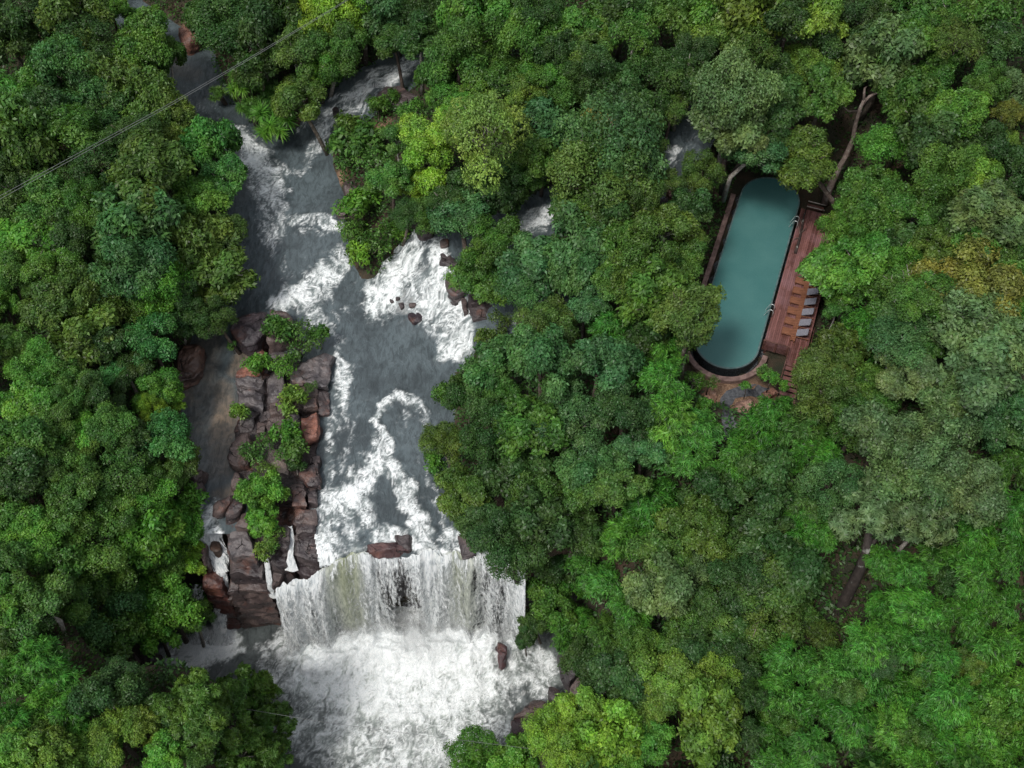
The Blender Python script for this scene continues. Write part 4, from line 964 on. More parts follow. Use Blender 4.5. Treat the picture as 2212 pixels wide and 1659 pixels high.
# ------------------------------------------------------------------ plants: px py radius kind colour [height of the crown centre]
PLANTS = '''
50 30 55 o dk|105 45 50 r dk|160 35 62 r ol|240 20 32 r br|310 42 32 r br|315 100 76 r md|370 130 40 r md|185 115 62 r dk|20 85 52 r dk|127 148 64 r bl|20 210 60 b br|70 190 45 r md
235 178 56 r ol|310 218 66 r ol|200 218 60 r bl|100 262 62 r dk|375 262 55 r ol|405 290 45 s dk|60 332 78 r md|150 288 62 r md|283 298 60 r dk|450 318 60 r te|482 385 48 r te|340 385 85 r ol|213 348 60 o dk|90 440 62 r md|25 405 55 r dk
200 462 58 r md|300 492 90 r bl|425 432 52 r br|485 500 46 r ol|65 525 70 r br|415 535 72 r ol|150 390 50 o dk|140 510 50 r dk|395 470 50 r md|350 300 40 r ol|20 300 50 r dk|270 420 45 r dk|245 545 50 r dk
500 50 76 r dk|450 20 45 r dk|555 85 62 r dk|620 30 65 r dk|700 35 70 r li|760 20 50 r li|635 125 52 r ol|695 142 50 r br|560 150 50 r dk|525 185 40 p br|585 207 45 p md|593 268 54 p br|645 218 48 r ol|470 202 24 p md|733 112 50 r md|668 172 38 r ol|540 235 34 p md
777 42 56 r li|822 22 52 r bl|867 60 44 r bl|924 37 54 r dk|846 88 44 r dk|905 90 45 r dk|1037 33 78 r br|1020 88 72 r md|990 140 66 r md|1057 112 42 r ol|1027 145 33 o ye|1030 195 29 r ye|1137 85 58 r md|1170 20 62 r dk|1237 60 48 r md
1300 50 48 r md|1264 105 56 r ol|1184 162 42 r br|1144 202 42 r ye|1114 236 32 r ye|1270 155 52 r dk|1370 77 58 o md|1434 42 62 r md|1420 157 62 r dk|1354 193 52 r dk|942 176 40 r md|967 217 34 d br|817 236 27 s md|887 242 25 s br|845 215 20 s md|1100 30 55 r dk|1345 20 50 r dk|1085 170 50 r md|1220 215 48 r md|960 60 40 r dk|1300 200 45 r dk|1210 110 45 r dk
1050 312 74 d lg 9|944 290 62 r li|924 352 62 r li|895 402 33 r li|770 322 52 s md|757 290 38 s ol|812 345 40 s md|844 385 40 r md|1190 285 62 r bl|1177 340 52 r md|1300 250 30 r cr|1272 268 26 r cr|1320 325 86 d bl|1304 390 90 r ol|1082 412 48 r dk|990 468 62 r bl|964 435 48 r dk|780 452 46 s br|820 522 40 s md|857 498 24 s br|783 550 30 s li|765 505 34 s md|1120 300 40 r dk|1135 375 46 r md|1025 400 45 r dk|1000 240 40 r br|880 470 38 r dk|740 335 32 s md|855 300 30 r md
1237 520 78 r bl|1064 530 56 r md|1287 467 58 r md|1434 500 62 r ol|1370 450 55 r ol|1324 450 50 r dk|1454 230 44 o ol|1265 422 46 r dk|1390 240 48 r dk|1165 562 42 r bl|1350 540 60 r md|1420 400 40 r ol|1480 560 50 r md|1400 330 38 o ol|930 470 36 r md
1617 22 82 r ye|1557 70 76 r ye|1620 98 62 o ol|1494 33 58 r md|1767 52 56 r ye|1707 43 54 r dk|1857 20 56 r dk|1807 82 52 r dk|1720 133 28 d ye|1767 150 44 r ye|1907 135 76 r gy|1957 95 62 r md|1590 215 90 r gy|1575 275 70 r gy|1775 205 52 r md|2067 95 62 o ol|2127 25 70 o md|2190 100 64 r dk|2024 162 62 r md|2127 187 44 r md|1974 233 58 r md|2074 255 66 r br|1908 328 60 r br|2024 302 64 r dk|2187 200 48 r gy|2180 250 36 o ru|2171 317 34 r ye|1735 345 62 r ol|1624 333 58 r bl|1514 385 46 r ol|1490 455 42 r dk|1660 150 45 r dk|1500 120 50 r dk|1690 230 50 r dk|1830 150 48 o dk|1960 25 58 r md|2055 40 45 r md|1930 205 52 r md|2120 320 50 r dk|1660 285 40 r dk|1480 175 45 r dk
1500 515 30 o ye|2041 385 72 r md|2107 383 46 r ye|2197 385 48 r dk|1874 395 46 r md|1824 478 40 r br|1907 460 66 r md|1974 467 58 r md|1841 524 52 r br|2141 477 72 r gy|2107 535 60 r md|2020 450 50 r dk|1945 530 48 r dk|2020 530 52 r ol|2190 540 52 r md
110 580 52 r br|33 598 56 r md|283 596 76 r bl|352 626 62 r br|467 583 72 r ol|150 637 66 r ol|200 668 70 r ol|187 742 76 r ol|110 665 54 r ol|13 668 38 r br|27 755 48 r md|320 733 60 r te|340 850 50 r br|335 890 30 r li|372 862 26 r li|240 813 34 r te|83 795 58 r br|130 800 40 r md|83 865 52 r br|20 888 42 r br|105 912 50 r md|230 888 38 r dk|200 850 42 r dk|457 690 44 r dk|398 690 46 r dk|360 947 66 r te|250 930 58 r md|153 948 48 r br|67 962 58 r md|385 985 50 r ol|167 1005 58 r md|90 1000 48 r md|273 1022 54 o md|362 1022 42 r ol|45 1025 50 r dk|160 1075 56 r md|333 1070 60 r br|415 1078 32 s br|233 1082 50 r md|230 740 50 r dk|270 800 45 r dk|300 660 50 o md|400 640 45 r dk|160 860 45 r md|290 960 45 r dk|20 960 40 r md
600 722 34 s md 1.5|650 738 38 s md 1.5|690 725 22 s md 1.3|560 797 28 s br 1.2|617 795 27 s br 1.2|637 870 30 s ye 1.2|517 897 23 s ye 1.1|554 973 28 s md 1.1|617 943 33 s br 1.2|637 982 32 s md 1.2|580 1022 23 s ye 1.3|567 1065 38 r br 1.7|567 1120 34 w br 1.4|590 1160 22 s ye 1.0|572 1192 20 s ye .8|585 1180 18 s md .8|672 836 12 s md .8|500 745 10 s md .9|640 1010 18 s dk .8
1037 598 58 r md|1127 632 62 r bl|1154 583 62 r bl|1257 585 58 r bl|1270 655 42 r bl|1187 698 58 r ol|1080 698 26 s ol|1057 735 25 s ol|1387 613 78 r ol|1420 650 80 r md|1494 690 66 r ol 7.5|1490 735 40 r md 4|1060 795 60 r bl|1170 780 72 r bl|1290 800 78 r bl|1230 905 74 r bl|1345 880 60 r dk|1010 850 50 r dk|1055 930 60 r dk|1150 932 72 r md|1300 1012 56 r bl|950 958 46 r ol|1110 1015 62 r dk|1000 1062 52 r ol|1260 1062 52 r md|1180 1080 66 r md|1320 703 44 b br|1297 745 36 b br|1437 772 52 b br|1437 822 58 b br|1447 903 60 b li|1430 972 52 b br|1387 972 42 r bl|1257 1030 50 r bl|1334 1047 56 r md|1407 1082 60 b br|1340 620 50 r md|1300 560 50 r bl|955 850 22 s md|1390 720 50 r dk|1085 870 50 r md|935 1000 28 s br
1824 598 60 r br|1857 573 62 r br|1874 648 66 r md|2091 622 82 r ru|2197 665 48 r br|1808 668 30 r md|1866 713 56 b br|1815 760 50 r ol|2091 715 90 r gy|1941 753 76 r bl|2124 788 80 r gy|1957 805 62 r gy|2041 855 72 r gy|2141 888 70 r bl|1790 805 58 r ol|1891 848 58 r md|1774 855 60 r ol|1674 885 48 b br|1640 935 62 b br|1724 922 58 b md|1757 982 60 b br|1590 985 50 b br|1907 936 76 r gy 6.5|2007 982 82 r gy 6.5|1974 1038 82 r gy 6.5|2091 1055 76 r gy 6.5|1790 1055 58 r bl|1890 1090 78 w gy 5.5|1514 925 52 b br|1500 990 50 b br|1657 1048 62 r dk|1540 1070 52 r dk|2197 1003 62 b md|1975 640 60 r md|2000 730 50 r md|2190 770 60 r bl|1850 920 50 r md|2190 900 60 r bl|1460 860 42 b br|1950 570 50 r br|2180 600 40 r md|1960 690 48 r bl|1535 828 16 s md|1652 800 15 s md|1612 836 12 s br|1500 822 20 s br|1525 880 18 s br|1690 835 14 s br|1755 1100 56 b br|1768 1150 46 b br|1735 1080 50 b md|1895 1215 48 b br|1665 820 16 s br|1995 1120 60 w gy 6.5
67 1158 58 r br|140 1135 52 r md|200 1175 66 r md|317 1148 66 r br|400 1140 46 r br|350 1208 60 r md|402 1200 42 r li|127 1215 62 r md|33 1225 58 r md|217 1242 66 r md|333 1255 52 r dk|93 1315 62 r md|217 1315 76 r bl|17 1315 44 r br|350 1300 66 r br|417 1342 48 r md|333 1352 56 r br|233 1366 56 r md|57 1375 52 r dk|270 1100 50 r md|280 1200 45 r dk|150 1290 50 r md|280 1290 50 r md|20 1120 50 r md|430 1280 32 s br
83 1425 60 b br|117 1458 52 b br|20 1458 55 b br|107 1525 60 b li|33 1558 56 b br|150 1542 50 b br|233 1508 56 r dk|262 1475 44 r dk|325 1490 34 s dk|420 1512 62 w md 4|540 1500 62 w md 4|490 1560 66 w md 4.5|585 1590 56 w md 4|420 1600 56 w md 4|520 1630 60 w md 4|250 1585 56 r ye|317 1575 46 r ye|217 1618 50 w br|117 1628 52 r ye|50 1602 52 r ol|183 1642 50 r ye|350 1635 46 r br|30 1640 50 r br|360 1540 40 r dk|20 1385 50 b md|590 1650 40 w md
1037 1128 52 r dk|1104 1175 66 r dk|1170 1135 62 r dk|1237 1152 52 r dk|1354 1168 60 b li|1270 1218 56 b br|1237 1258 54 b br|1204 1308 50 r md|1320 1268 60 b br|1354 1325 56 b br|1165 1340 34 r dk|1237 1352 52 b br|1304 1382 60 b md|1270 1425 52 r dk|1370 1408 58 r md|1337 1468 52 r dk|1437 1275 62 r gy|1437 1192 58 r md|1430 1475 66 r ye|1404 1525 60 r ye|1270 1542 60 r li|1197 1585 56 r li|1320 1592 66 r li|1404 1608 44 r br|1020 1640 60 r br|1110 1640 48 r br|1200 1220 45 r dk|1450 1380 52 r md|1290 1490 45 r dk|1235 1640 50 r li|1340 1650 50 r br|1000 1110 34 r ol|1135 1375 22 r dk
1507 1142 66 r ol|1507 1225 56 r gy|1641 1158 66 r dk|1691 1235 76 r dk|1624 1242 60 r dk|1657 1295 78 r ol|1724 1168 58 b br|1574 1275 62 r dk|1540 1475 58 r ye|1524 1558 70 r ye|1570 1180 52 r md|1520 1330 55 r md|1590 1360 56 r dk|1500 1410 50 r dk|1720 1330 48 b md
2100 1150 60 b br|2180 1100 56 b br|2190 1190 58 b br|1950 1240 58 b br|2030 1220 62 b br|2110 1245 62 b br|1925 1312 50 b br|1985 1320 62 b br|2070 1330 62 b br|2160 1310 62 b br|2200 1390 56 b li|1780 1385 50 b ol|1860 1390 60 b br|1940 1400 60 b br|2030 1410 52 b br|2120 1400 62 b br|1640 1430 56 b br|1710 1420 60 b br|1790 1450 62 b br|1870 1470 62 b br|1950 1500 62 b br|2040 1500 62 b br|2130 1490 64 b br|2200 1490 56 b li|1620 1510 52 b dk|1690 1500 60 b br|1760 1530 62 b br|1840 1550 60 b br|1930 1580 62 b li|2020 1590 64 b br|2110 1580 64 b li|2190 1580 60 b li|1680 1590 58 b br|1750 1610 62 b br|1890 1640 56 b br|1980 1660 62 b li|2070 1660 62 b br|2160 1660 62 b li|1690 1660 54 b br|1620 1580 40 b dk|1560 1640 40 s dk|1590 1430 44 r dk|1815 1495 44 r md|2005 1455 40 r br|2150 1545 46 r br|1700 1555 40 r md|1905 1440 34 r dk|2085 1440 34 r ol|1975 1590 38 r md|2060 1265 36 r dk|1850 1600 30 r dk|1790 562 36 r br
'''
ANCH = [(80, 60, 'in the upper left corner'), (250, 60, 'left of the topmost river bend'), (330, 200, 'on the left bank of the upper river'), (100, 200, 'under the twin cables on the left'), (230, 330, 'left of the upper river rapids'), (50, 400, 'at the left edge under the twin cables'), (450, 350, 'overhanging the left bank at the first rapids'), (300, 500, 'on the left slope above the rock island'), (440, 530, 'on the left bank facing the white cascade'), (80, 560, 'at the left edge level with the cascade'),
 (500, 70, 'above the right bank of the upper river'), (650, 60, 'where the cables leave the top edge'), (580, 230, 'on the wooded point where two streams meet'), (780, 60, 'above the white tributary rapids'), (900, 60, 'behind the black tributary boulder'), (1030, 90, 'on the tributary right bank near the top'), (1180, 80, 'in the upper middle of the forest'), (1150, 200, 'right of the tributary between the streams'), (1320, 90, 'at the top between the tributary and the pool'), (1420, 170, 'above the hidden stream left of the pool'), (860, 230, 'beside the black tributary boulder'),
 (770, 320, 'on the right bank of the upper river'), (940, 330, 'around the tall yellow-green dome'), (1080, 310, 'in the clearing between tributary and cascade'), (1200, 310, 'right of the tall yellow-green dome'), (1310, 330, 'between the dome and the hidden stream'), (1040, 440, 'above the head of the cascade'), (800, 490, 'on the bank left of the cascade'), (1260, 500, 'right of the cascade head'), (1420, 460, 'left of the pool wall'), (1130, 600, 'on the right bank of the cascade'), (1290, 620, 'between the cascade and the pool'),
 (1600, 60, 'above the pool at the top edge'), (1760, 90, 'at the top right of the pool'), (1600, 240, 'behind the far end of the pool'), (1740, 320, 'overhanging the far end of the pool'), (1510, 430, 'beside the far part of the pool wall'), (1910, 110, 'at the upper right of the forest'), (2090, 50, 'in the upper right corner'), (2170, 200, 'at the right edge near the top'), (2020, 230, 'on the upper right slope'), (1870, 310, 'right of the tall leaning trunk'), (2080, 380, 'on the right slope above the rusty tree'), (1900, 460, 'right of the far end of the deck'), (2160, 520, 'at the right edge beside the rusty tree'), (1820, 590, 'right of the deck loungers'), (2060, 610, 'around the rusty tree crown'),
 (130, 650, 'on the left slope level with the big island boulder'), (200, 740, 'on the left slope beyond the side channel'), (400, 660, 'overhanging the head of the side channel'), (330, 820, 'on the left bank of the side channel'), (90, 850, 'at the left edge level with the island'), (250, 950, 'left of the lower side channel'), (80, 1000, 'at the left edge level with the side channel'), (370, 1000, 'on the bank by the lower side channel'), (600, 750, 'on the upstream end of the rock island'), (610, 880, 'in the middle of the rock island'), (610, 1000, 'on the downstream half of the rock island'), (570, 1130, 'hanging down the front of the rock island'),
 (1060, 720, 'at the water right of the cascade foot'), (1120, 800, 'on the right bank below the cascade'), (1280, 820, 'in the dark grove left of the pool'), (1000, 880, 'leaning over the rapids from the right bank'), (1180, 920, 'in the dark grove right of the rapids'), (1080, 1030, 'on the right bank above the main fall'), (1280, 1030, 'in the dark grove level with the fall lip'), (1400, 650, 'left of the pool beside the wall'), (1500, 680, 'hanging over the left pool edge'), (1430, 850, 'below the left corner of the pool'), (1430, 1030, 'in the bright thicket below the pool'),
 (1870, 730, 'right of the deck stairs'), (1960, 770, 'below the rusty tree'), (2120, 760, 'at the right edge below the rusty tree'), (1660, 900, 'below the deck stairs'), (1560, 960, 'beside the curved stone path'), (1800, 850, 'downhill of the deck stairs'), (2050, 880, 'on the right slope in the middle'), (1980, 1020, 'forming the big grey-green crown over the dark trunk'), (1700, 1040, 'between the path and the big grey-green crown'), (2170, 980, 'at the right edge in the middle'),
 (120, 1180, 'at the left edge level with the main fall'), (330, 1170, 'on the left bank beside the side fall'), (200, 1270, 'on the left slope beside the falls'), (60, 1330, 'at the left edge near the lower pool'), (370, 1320, 'over the left corner of the plunge pool'), (80, 1480, 'in the lower left bamboo patch'), (260, 1490, 'in the dark hollow by the lower cable'), (490, 1540, 'under the lower cable beside the plunge pool'), (230, 1610, 'at the bottom edge left of the plunge pool'), (60, 1620, 'in the lower left corner'),
 (1130, 1160, 'over the right end of the fall lip'), (1270, 1240, 'on the bank right of the main fall'), (1180, 1350, 'leaning over the right side of the plunge pool'), (1320, 1350, 'on the slope right of the plunge pool'), (1330, 1470, 'above the right pool boulders'), (1420, 1500, 'right of the lime trees at the bottom'), (1260, 1580, 'at the bottom right of the plunge pool'), (1070, 1640, 'at the bottom edge in front of the plunge pool'), (1450, 1220, 'between the main fall and the dark trunk'), (1640, 1200, 'left of the dark trunk'), (1540, 1400, 'on the lower slope left of the bamboo'), (1530, 1530, 'at the bottom left of the bamboo slope'),
 (2140, 1160, 'at the right edge beside the dark trunk'), (2000, 1280, 'right of the dark trunk'), (1850, 1420, 'just below the dark trunk'), (2130, 1400, 'at the right edge on the bamboo slope'), (1690, 1460, 'on the left part of the bamboo slope'), (1980, 1500, 'in the middle of the bamboo slope'), (1720, 1600, 'at the bottom left of the bamboo field'), (1920, 1630, 'at the bottom middle of the bamboo field'), (2130, 1600, 'in the lower right corner')]
ORD = ['first', 'second', 'third', 'fourth', 'fifth', 'sixth', 'seventh', 'eighth', 'ninth', 'tenth']
plants = []
for line in PLANTS.strip().splitlines():
    for e in line.split('|'):
        f = e.split(); plants.append([float(f[0]), float(f[1]), float(f[2]), f[3], f[4], float(f[5]) if len(f) > 5 else None])
bag = {}
for p in plants:
    px, py, r, kd, cn, hc = p
    ph = min(ANCH, key=lambda a: (a[0] - px) ** 2 + (a[1] - py) ** 2)[2]
    size = 'small' if (r < 36 and kd not in 'sp') or r < 22 else 'large' if r >= 72 else ''
    p.append(' '.join(w for w in (size, COLOUR[cn][1], KIND[kd][2], ph) if w)); bag.setdefault(p[6], []).append(p)
for lab, ps in bag.items():
    if len(ps) == 1: continue
    xr = max(q[0] for q in ps) - min(q[0] for q in ps); yr = max(q[1] for q in ps) - min(q[1] for q in ps)
    ps.sort(key=lambda q: q[0] if xr >= yr else q[1])
    for k, q in enumerate(ps):
        w = ('leftmost', 'rightmost') if xr >= yr else ('uppermost', 'lowest')
        t = w[0] if k == 0 else w[1] if k == len(ps) - 1 else f"{ORD[k]} from {'left' if xr >= yr else 'top'}"
        q[6] = lab + ', ' + t
BARK = [(.16, .13, .1), (.1, .075, .06), (.42, .39, .35), (.07, .05, .04)]
ISLAND_BOX = (490, 700, 705, 1215)
first = set()
for i, (px, py, r, kd, cn, hc, lab) in enumerate(plants):
    Rs, cm, tm = LIB[kd][i % len(LIB[kd])]
    onisl = ISLAND_BOX[0] < px < ISLAND_BOX[1] and ISLAND_BOX[2] < py < ISLAND_BOX[3] and r < 40
    r *= (1.08 if onisl else 1.0) * (1.0 if 370 < px < 530 and 540 < py < 1400 else 1.08) if kd in 'rdow' else 1.0 if kd == 'b' else 1.0
    z = 4.0; h = hc if hc is not None else None
    for _ in range(12):
        R = r / (FPX / depth(px, py, z))
        hh = h if h is not None else {'b': 2.0 + .9 * R + random.Random(i).uniform(-1.3, 1.5), 's': .4 + .8 * R, 'p': 1.0 + R}.get(kd, 2.4 + 1.15 * R + random.Random(i).uniform(-.7, .9))
        w = un(px, py, z)
        T = .6 if onisl and py < 1100 else -.4 if onisl else float(hgt(w[0], w[1]))
        if not onisl: T = max(T, -7.5, float(field(UW, w[:1], w[1:2])[1][0]) - .3 if (py < 1215 and px > 500) else -50)
        z = .5 * z + .5 * (T + hh)
    w = un(px, py, z)
    nm, cat, _ = KIND[kd]
    s = R / Rs
    # roots stand on land: a crown over water leans out from the bank
    bx, by = w[0], w[1]; a1 = lambda v: np.array([v])
    if not onisl and kd != 's':
        lx, ly = pool_local(bx, by)
        if rect_d(lx, ly, -2.9, 5.3, -2.9, 15.9) < 0:
            dl_ = {(-3.1, ly): lx + 3.1, (5.5, ly): 5.5 - lx, (lx, 16.3): 16.3 - ly, (lx, -3.1): ly + 3.1}
            q = pool_world(*min(dl_, key=dl_.get)); bx, by = q.x, q.y
        elif py < 1215:
            for _ in range(5):
                if by < 31.5:
                    if -1.5 < bx < 2.6: bx += .35
                    break
                d0 = field(UW, a1(bx), a1(by))[0][0]
                if d0 > .25: break
                gx_ = field(UW, a1(bx + .1), a1(by))[0][0] - d0; gy_ = field(UW, a1(bx), a1(by + .1))[0][0] - d0; gl = math.hypot(gx_, gy_) + 1e-6
                bx += .3 * gx_ / gl; by += .3 * gy_ / gl
    lean = Vector((w[0] - bx, w[1] - by, hh))
    root = empty(nm, (bx, by, z - hh)); spin = random.uniform(0, 6.283); tiltx = random.uniform(-.28, .28)
    tag(root, lab, cat, GROUPS[kd])
    if kd == 'b' and cn in ('br', 'li'): c = np.array((.06, .18, .027) if cn == 'br' else (.09, .22, .03))
    else: c = np.array(COLOUR[cn][0])
    c = c * random.uniform(.88, 1.12) * np.array([random.uniform(.92, 1.1), 1, random.uniform(.88, 1.12)])
    sz = s * random.uniform(.8, 1.25) * (1.35 if (px, py) == (1050, 305) else 1.0)
    sxy = (random.uniform(.86, 1.16), random.uniform(.86, 1.16))
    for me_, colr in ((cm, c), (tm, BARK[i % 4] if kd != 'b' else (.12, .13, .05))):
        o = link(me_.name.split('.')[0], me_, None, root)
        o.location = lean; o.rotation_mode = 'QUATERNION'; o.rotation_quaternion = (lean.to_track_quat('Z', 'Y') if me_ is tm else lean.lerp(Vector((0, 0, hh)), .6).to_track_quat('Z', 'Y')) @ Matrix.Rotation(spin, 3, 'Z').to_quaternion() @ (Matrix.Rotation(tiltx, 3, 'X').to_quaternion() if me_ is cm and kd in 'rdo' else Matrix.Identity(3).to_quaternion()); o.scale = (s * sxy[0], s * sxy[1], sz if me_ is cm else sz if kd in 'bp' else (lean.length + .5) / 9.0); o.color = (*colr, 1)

# trunks that stand clear of their crowns
def bare_tree(name, label, trunk_pts, radii, limbs, color):
    W = [Vector(un(*p)) for p in trunk_pts]
    root = empty(name, tuple(W[0])); tag(root, label, 'tree')
    def part(nm, mb):
        o = mb.build(nm, M['bark'], root); o.matrix_parent_inverse = Matrix.Translation(root.location).inverted(); o.color = (*color, 1)
    part('trunk', MB().tube(W, radii, 9))
    for L, rr in limbs:
        part('limb', MB().tube([Vector(un(*p)) for p in L], rr, 6))
    return root
bare_tree('leaning_tree', 'tall bare leaning trunk with few pale branches right of the pool end', [(1782, 440, 2.2), (1790, 412, 3.3), (1808, 372, 4.8), (1828, 335, 6.2), (1843, 300, 7.6), (1848, 268, 8.9), (1858, 235, 10.2), (1868, 212, 11.2)], [.3, .27, .22, .19, .17, .15, .13, .09],
  [([(1862, 228, 10.5), (1878, 208, 11.2), (1900, 198, 11.6), (1908, 215, 11.4), (1912, 228, 11.2)], [.12, .1, .08, .06, .03]), ([(1866, 215, 11.1), (1868, 190, 11.8), (1878, 182, 12.1)], [.11, .07, .03]), ([(1850, 240, 10.1), (1832, 240, 10.4), (1822, 230, 10.8)], [.08, .05, .02]), ([(1900, 198, 11.6), (1918, 203, 11.8), (1945, 218, 11.9), (1965, 225, 12)], [.06, .05, .04, .02])], (.24, .19, .165))
_g = 2.0
for _ in range(8):
    _p = un(1815, 1322, _g); _g = .5 * _g + .5 * float(hgt(_p[0], _p[1]))
bare_tree('dark_trunk_tree', 'thick dark leaning trunk under the big grey-green crown', [(1806, 1332, _g - .6), (1822, 1302, _g + .5), (1842, 1262, _g + 1.9), (1860, 1225, _g + 3.3), (1870, 1196, _g + 4.4), (1880, 1130, _g + 6.2)], [.44, .36, .32, .29, .25, .18], [([(1872, 1190, _g + 4.6), (1910, 1140, _g + 5.6), (1960, 1080, _g + 6.5)], [.15, .11, .05])], (.035, .026, .022))
bare_tree('pale_trunk_tree', 'pale speckled bare trunk in the upper right corner', [(2110, 150, 5), (2122, 110, 7.5), (2132, 75, 9.8), (2150, 48, 11.5)], [.2, .2, .17, .12], [([(2150, 48, 11.5), (2175, 35, 12.2), (2195, 42, 12.4)], [.08, .06, .03])], (.42, .4, .37))
bare_tree('crooked_tree', 'crooked brown branch curving out below the yellow tree by the pool', [(1705, 178, 6), (1690, 150, 8), (1668, 130, 9.2), (1638, 115, 10)], [.17, .15, .12, .07], [([(1665, 128, 9.3), (1658, 105, 10.2), (1652, 85, 11)], [.09, .06, .03]), ([(1664, 126, 9.3), (1690, 95, 10.4), (1705, 80, 10.8)], [.06, .04, .02])], (.26, .17, .11))
bare_tree('dead_sapling', 'leafless pale sapling beside the left pool wall', [(1502, 580, 2.5), (1515, 545, 4.0), (1522, 520, 5.0)], [.05, .04, .025], [([(1515, 545, 4.0), (1500, 520, 5)], [.03, .012]), ([(1518, 535, 4.4), (1538, 515, 5.2)], [.03, .012]), ([(1522, 520, 5.0), (1518, 500, 5.6)], [.025, .01])], (.4, .33, .25))

# ------------------------------------------------------------------ undergrowth over the whole forest floor
def undergrowth():
    n = 470000
    g = np.random.default_rng(5)
    x = g.uniform(-72, 72, n * 2); y = g.uniform(3, 112, n * 2)
    du, _ = field(UW, x, y); dl, _ = field(LW, x, y); lx, ly = pool_local(x, y)
    ok = (du > .3) & (dl > .5) & (rect_d(lx, ly, -2.9, 5.4, -3.0, 16.0) > 0) & (np.abs(x) < 26 + .6 * y)
    for a, b, r, z in [(1560, 845, 46, 2.1), (1600, 885, 40, 2), (1575, 925, 26, 2), (1640, 850, 26, 2.), (1940, 400, 24, 4), (1830, 1645, 24, -3)]:
        p = un(a, b, z); ok &= np.hypot(x - p[0], y - p[1]) > r / 30.
    f_ = y * CP + HCAM * SP; qx = 1106 + FPX * x / f_; qy = 829.5 - FPX * (y * SP - HCAM * CP) / f_
    ok &= ~((qx > 480) & (qx < 730) & (qy > 660) & (qy < 1330))
    ok &= ~((y > 28.0) & (y < 32) & (x > -24) & (x < 4) & (terrain(x, y) < -.8))
    lump = .5 + .5 * fbm(x * .28, y * .28, 4)
    ok &= g.uniform(0, 1, n * 2) < np.clip(lump * 1.5, .15, 1)
    x, y, lump = x[ok][:n], y[ok][:n], lump[ok][:n]; n = len(x)
    hcap = np.clip(lump - .25, 0, 1) * 1.9 + .25
    z = terrain(x, y) + hcap * np.sqrt(g.uniform(.2, 1, n))
    P = np.stack([x, y, z], 1)
    D = unit(g.normal(size=(n, 3)) * np.array([1, 1, .45])); N = unit(np.array([0, 0, 1.0]) + g.normal(0, .45, (n, 3)))
    L = g.uniform(.17, .36, n); W = L * g.uniform(.35, .6, n)
    var = np.clip(.4 + .25 * (lump - .5) + g.normal(0, .16, n), 0, 1); hue = np.clip(.5 + .3 * fbm(x * .15, y * .15, 3) + g.normal(0, .2, n), 0, 1)
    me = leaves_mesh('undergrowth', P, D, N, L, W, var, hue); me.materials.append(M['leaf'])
    o = link('undergrowth', me); o.color = (.05, .12, .03, 1)
    tag(o, 'low green undergrowth covering the forest floor between the trees', 'undergrowth', kind='stuff')
undergrowth()

# the wood goes on beyond the frame as one mass
def outer_forest():
    g = np.random.default_rng(21)
    P_, D_, N_, V_, H_ = [], [], [], [], []
    spots = []
    CX, CY = g.uniform(-85, 85, 6000), g.uniform(-4, 118, 6000); CZ = terrain(CX, CY) + 4.5
    DU, DL = field(UW, CX, CY)[0], field(LW, CX, CY)[0]
    for i in range(6000):
        x, y, z = CX[i], CY[i], CZ[i]
        f = y * CP - (z - HCAM) * SP
        qx = 1106 + FPX * x / f; qy = 829.5 - FPX * (y * SP + (z - HCAM) * CP) / f
        m = 80
        if (-m < qx < 2212 + m and -m < qy < 1659 + m) or abs(x) > 42 + .55 * y: continue
        if DU[i] < 1.5 or DL[i] < 2.0: continue
        if any((x - u) ** 2 + (y - v) ** 2 < 11 for u, v, _, _ in spots): continue
        spots.append((x, y, z, g.uniform(1.9, 3.0)))
    for x, y, z, R_ in spots:
        hv = g.normal(0, .15); hh = g.uniform(.2, .8)
        for k in range(9):
            c = np.array([x, y, z]) + unit(g.normal(size=3) + np.array([0, 0, .3])) * R_ * .6 * np.array([1, 1, .8]); r = R_ * g.uniform(.35, .55); nt = 190
            d = unit(g.normal(size=(nt, 3)) + np.array([0, 0, .4]))
            P_.append(c + d * r * g.uniform(.75, 1.05, nt)[:, None]); D_.append(unit(g.normal(size=(nt, 3)) + d * .4)); N_.append(unit(d + np.array([0, 0, .5]) + g.normal(0, .4, (nt, 3))))
            V_.append(np.clip(.5 + hv + g.normal(0, .17, nt), 0, 1)); H_.append(np.clip(hh + g.normal(0, .2, nt), 0, 1))
    cat = np.concatenate; P = cat(P_); L = g.uniform(.3, .55, len(P))
    me = leaves_mesh('forest', P, cat(D_), cat(N_), L, L * .5, cat(V_), cat(H_)); me.materials.append(M['leaf'])
    o = link('forest', me); o.color = (.055, .12, .028, 1)
    tag(o, 'dense green wood continuing beyond the edges of the clearing', 'forest', kind='stuff')
outer_forest()

# ------------------------------------------------------------------ swimming pool and deck
def local_root(name, lx, ly, z, rz=0.0):
    return empty(name, pool_world(lx, ly, z), POOL_ROT + rz)
def stadium(r, y0=0.0, y1=13.6, n=28):
    pts = [(r * math.cos(a), y0 + r * math.sin(a)) for a in np.linspace(math.pi, 2 * math.pi, n)]
    pts += [(r * math.cos(a), y1 + r * math.sin(a)) for a in np.linspace(0, math.pi, n)]
    return pts
def ring(name, ro, ri, z0, z1, mat, parent):
    A, B = stadium(ro), stadium(ri); n = len(A); v = []; f = []
    for z, S in ((z0, A), (z1 - .02, A), (z1, [(a[0] * .993, a[1]) for a in A]), (z1, B), (z0, B)): v += [(x, y, z) for x, y in S]
    for k in range(4):
        for i in range(n): j = (i + 1) % n; f.append((k * n + i, k * n + j, (k + 1) * n + j, (k + 1) * n + i))
    me = bpy.data.meshes.new(name); me.from_pydata(v, [], f); me.update(); return link(name, me, mat, parent)
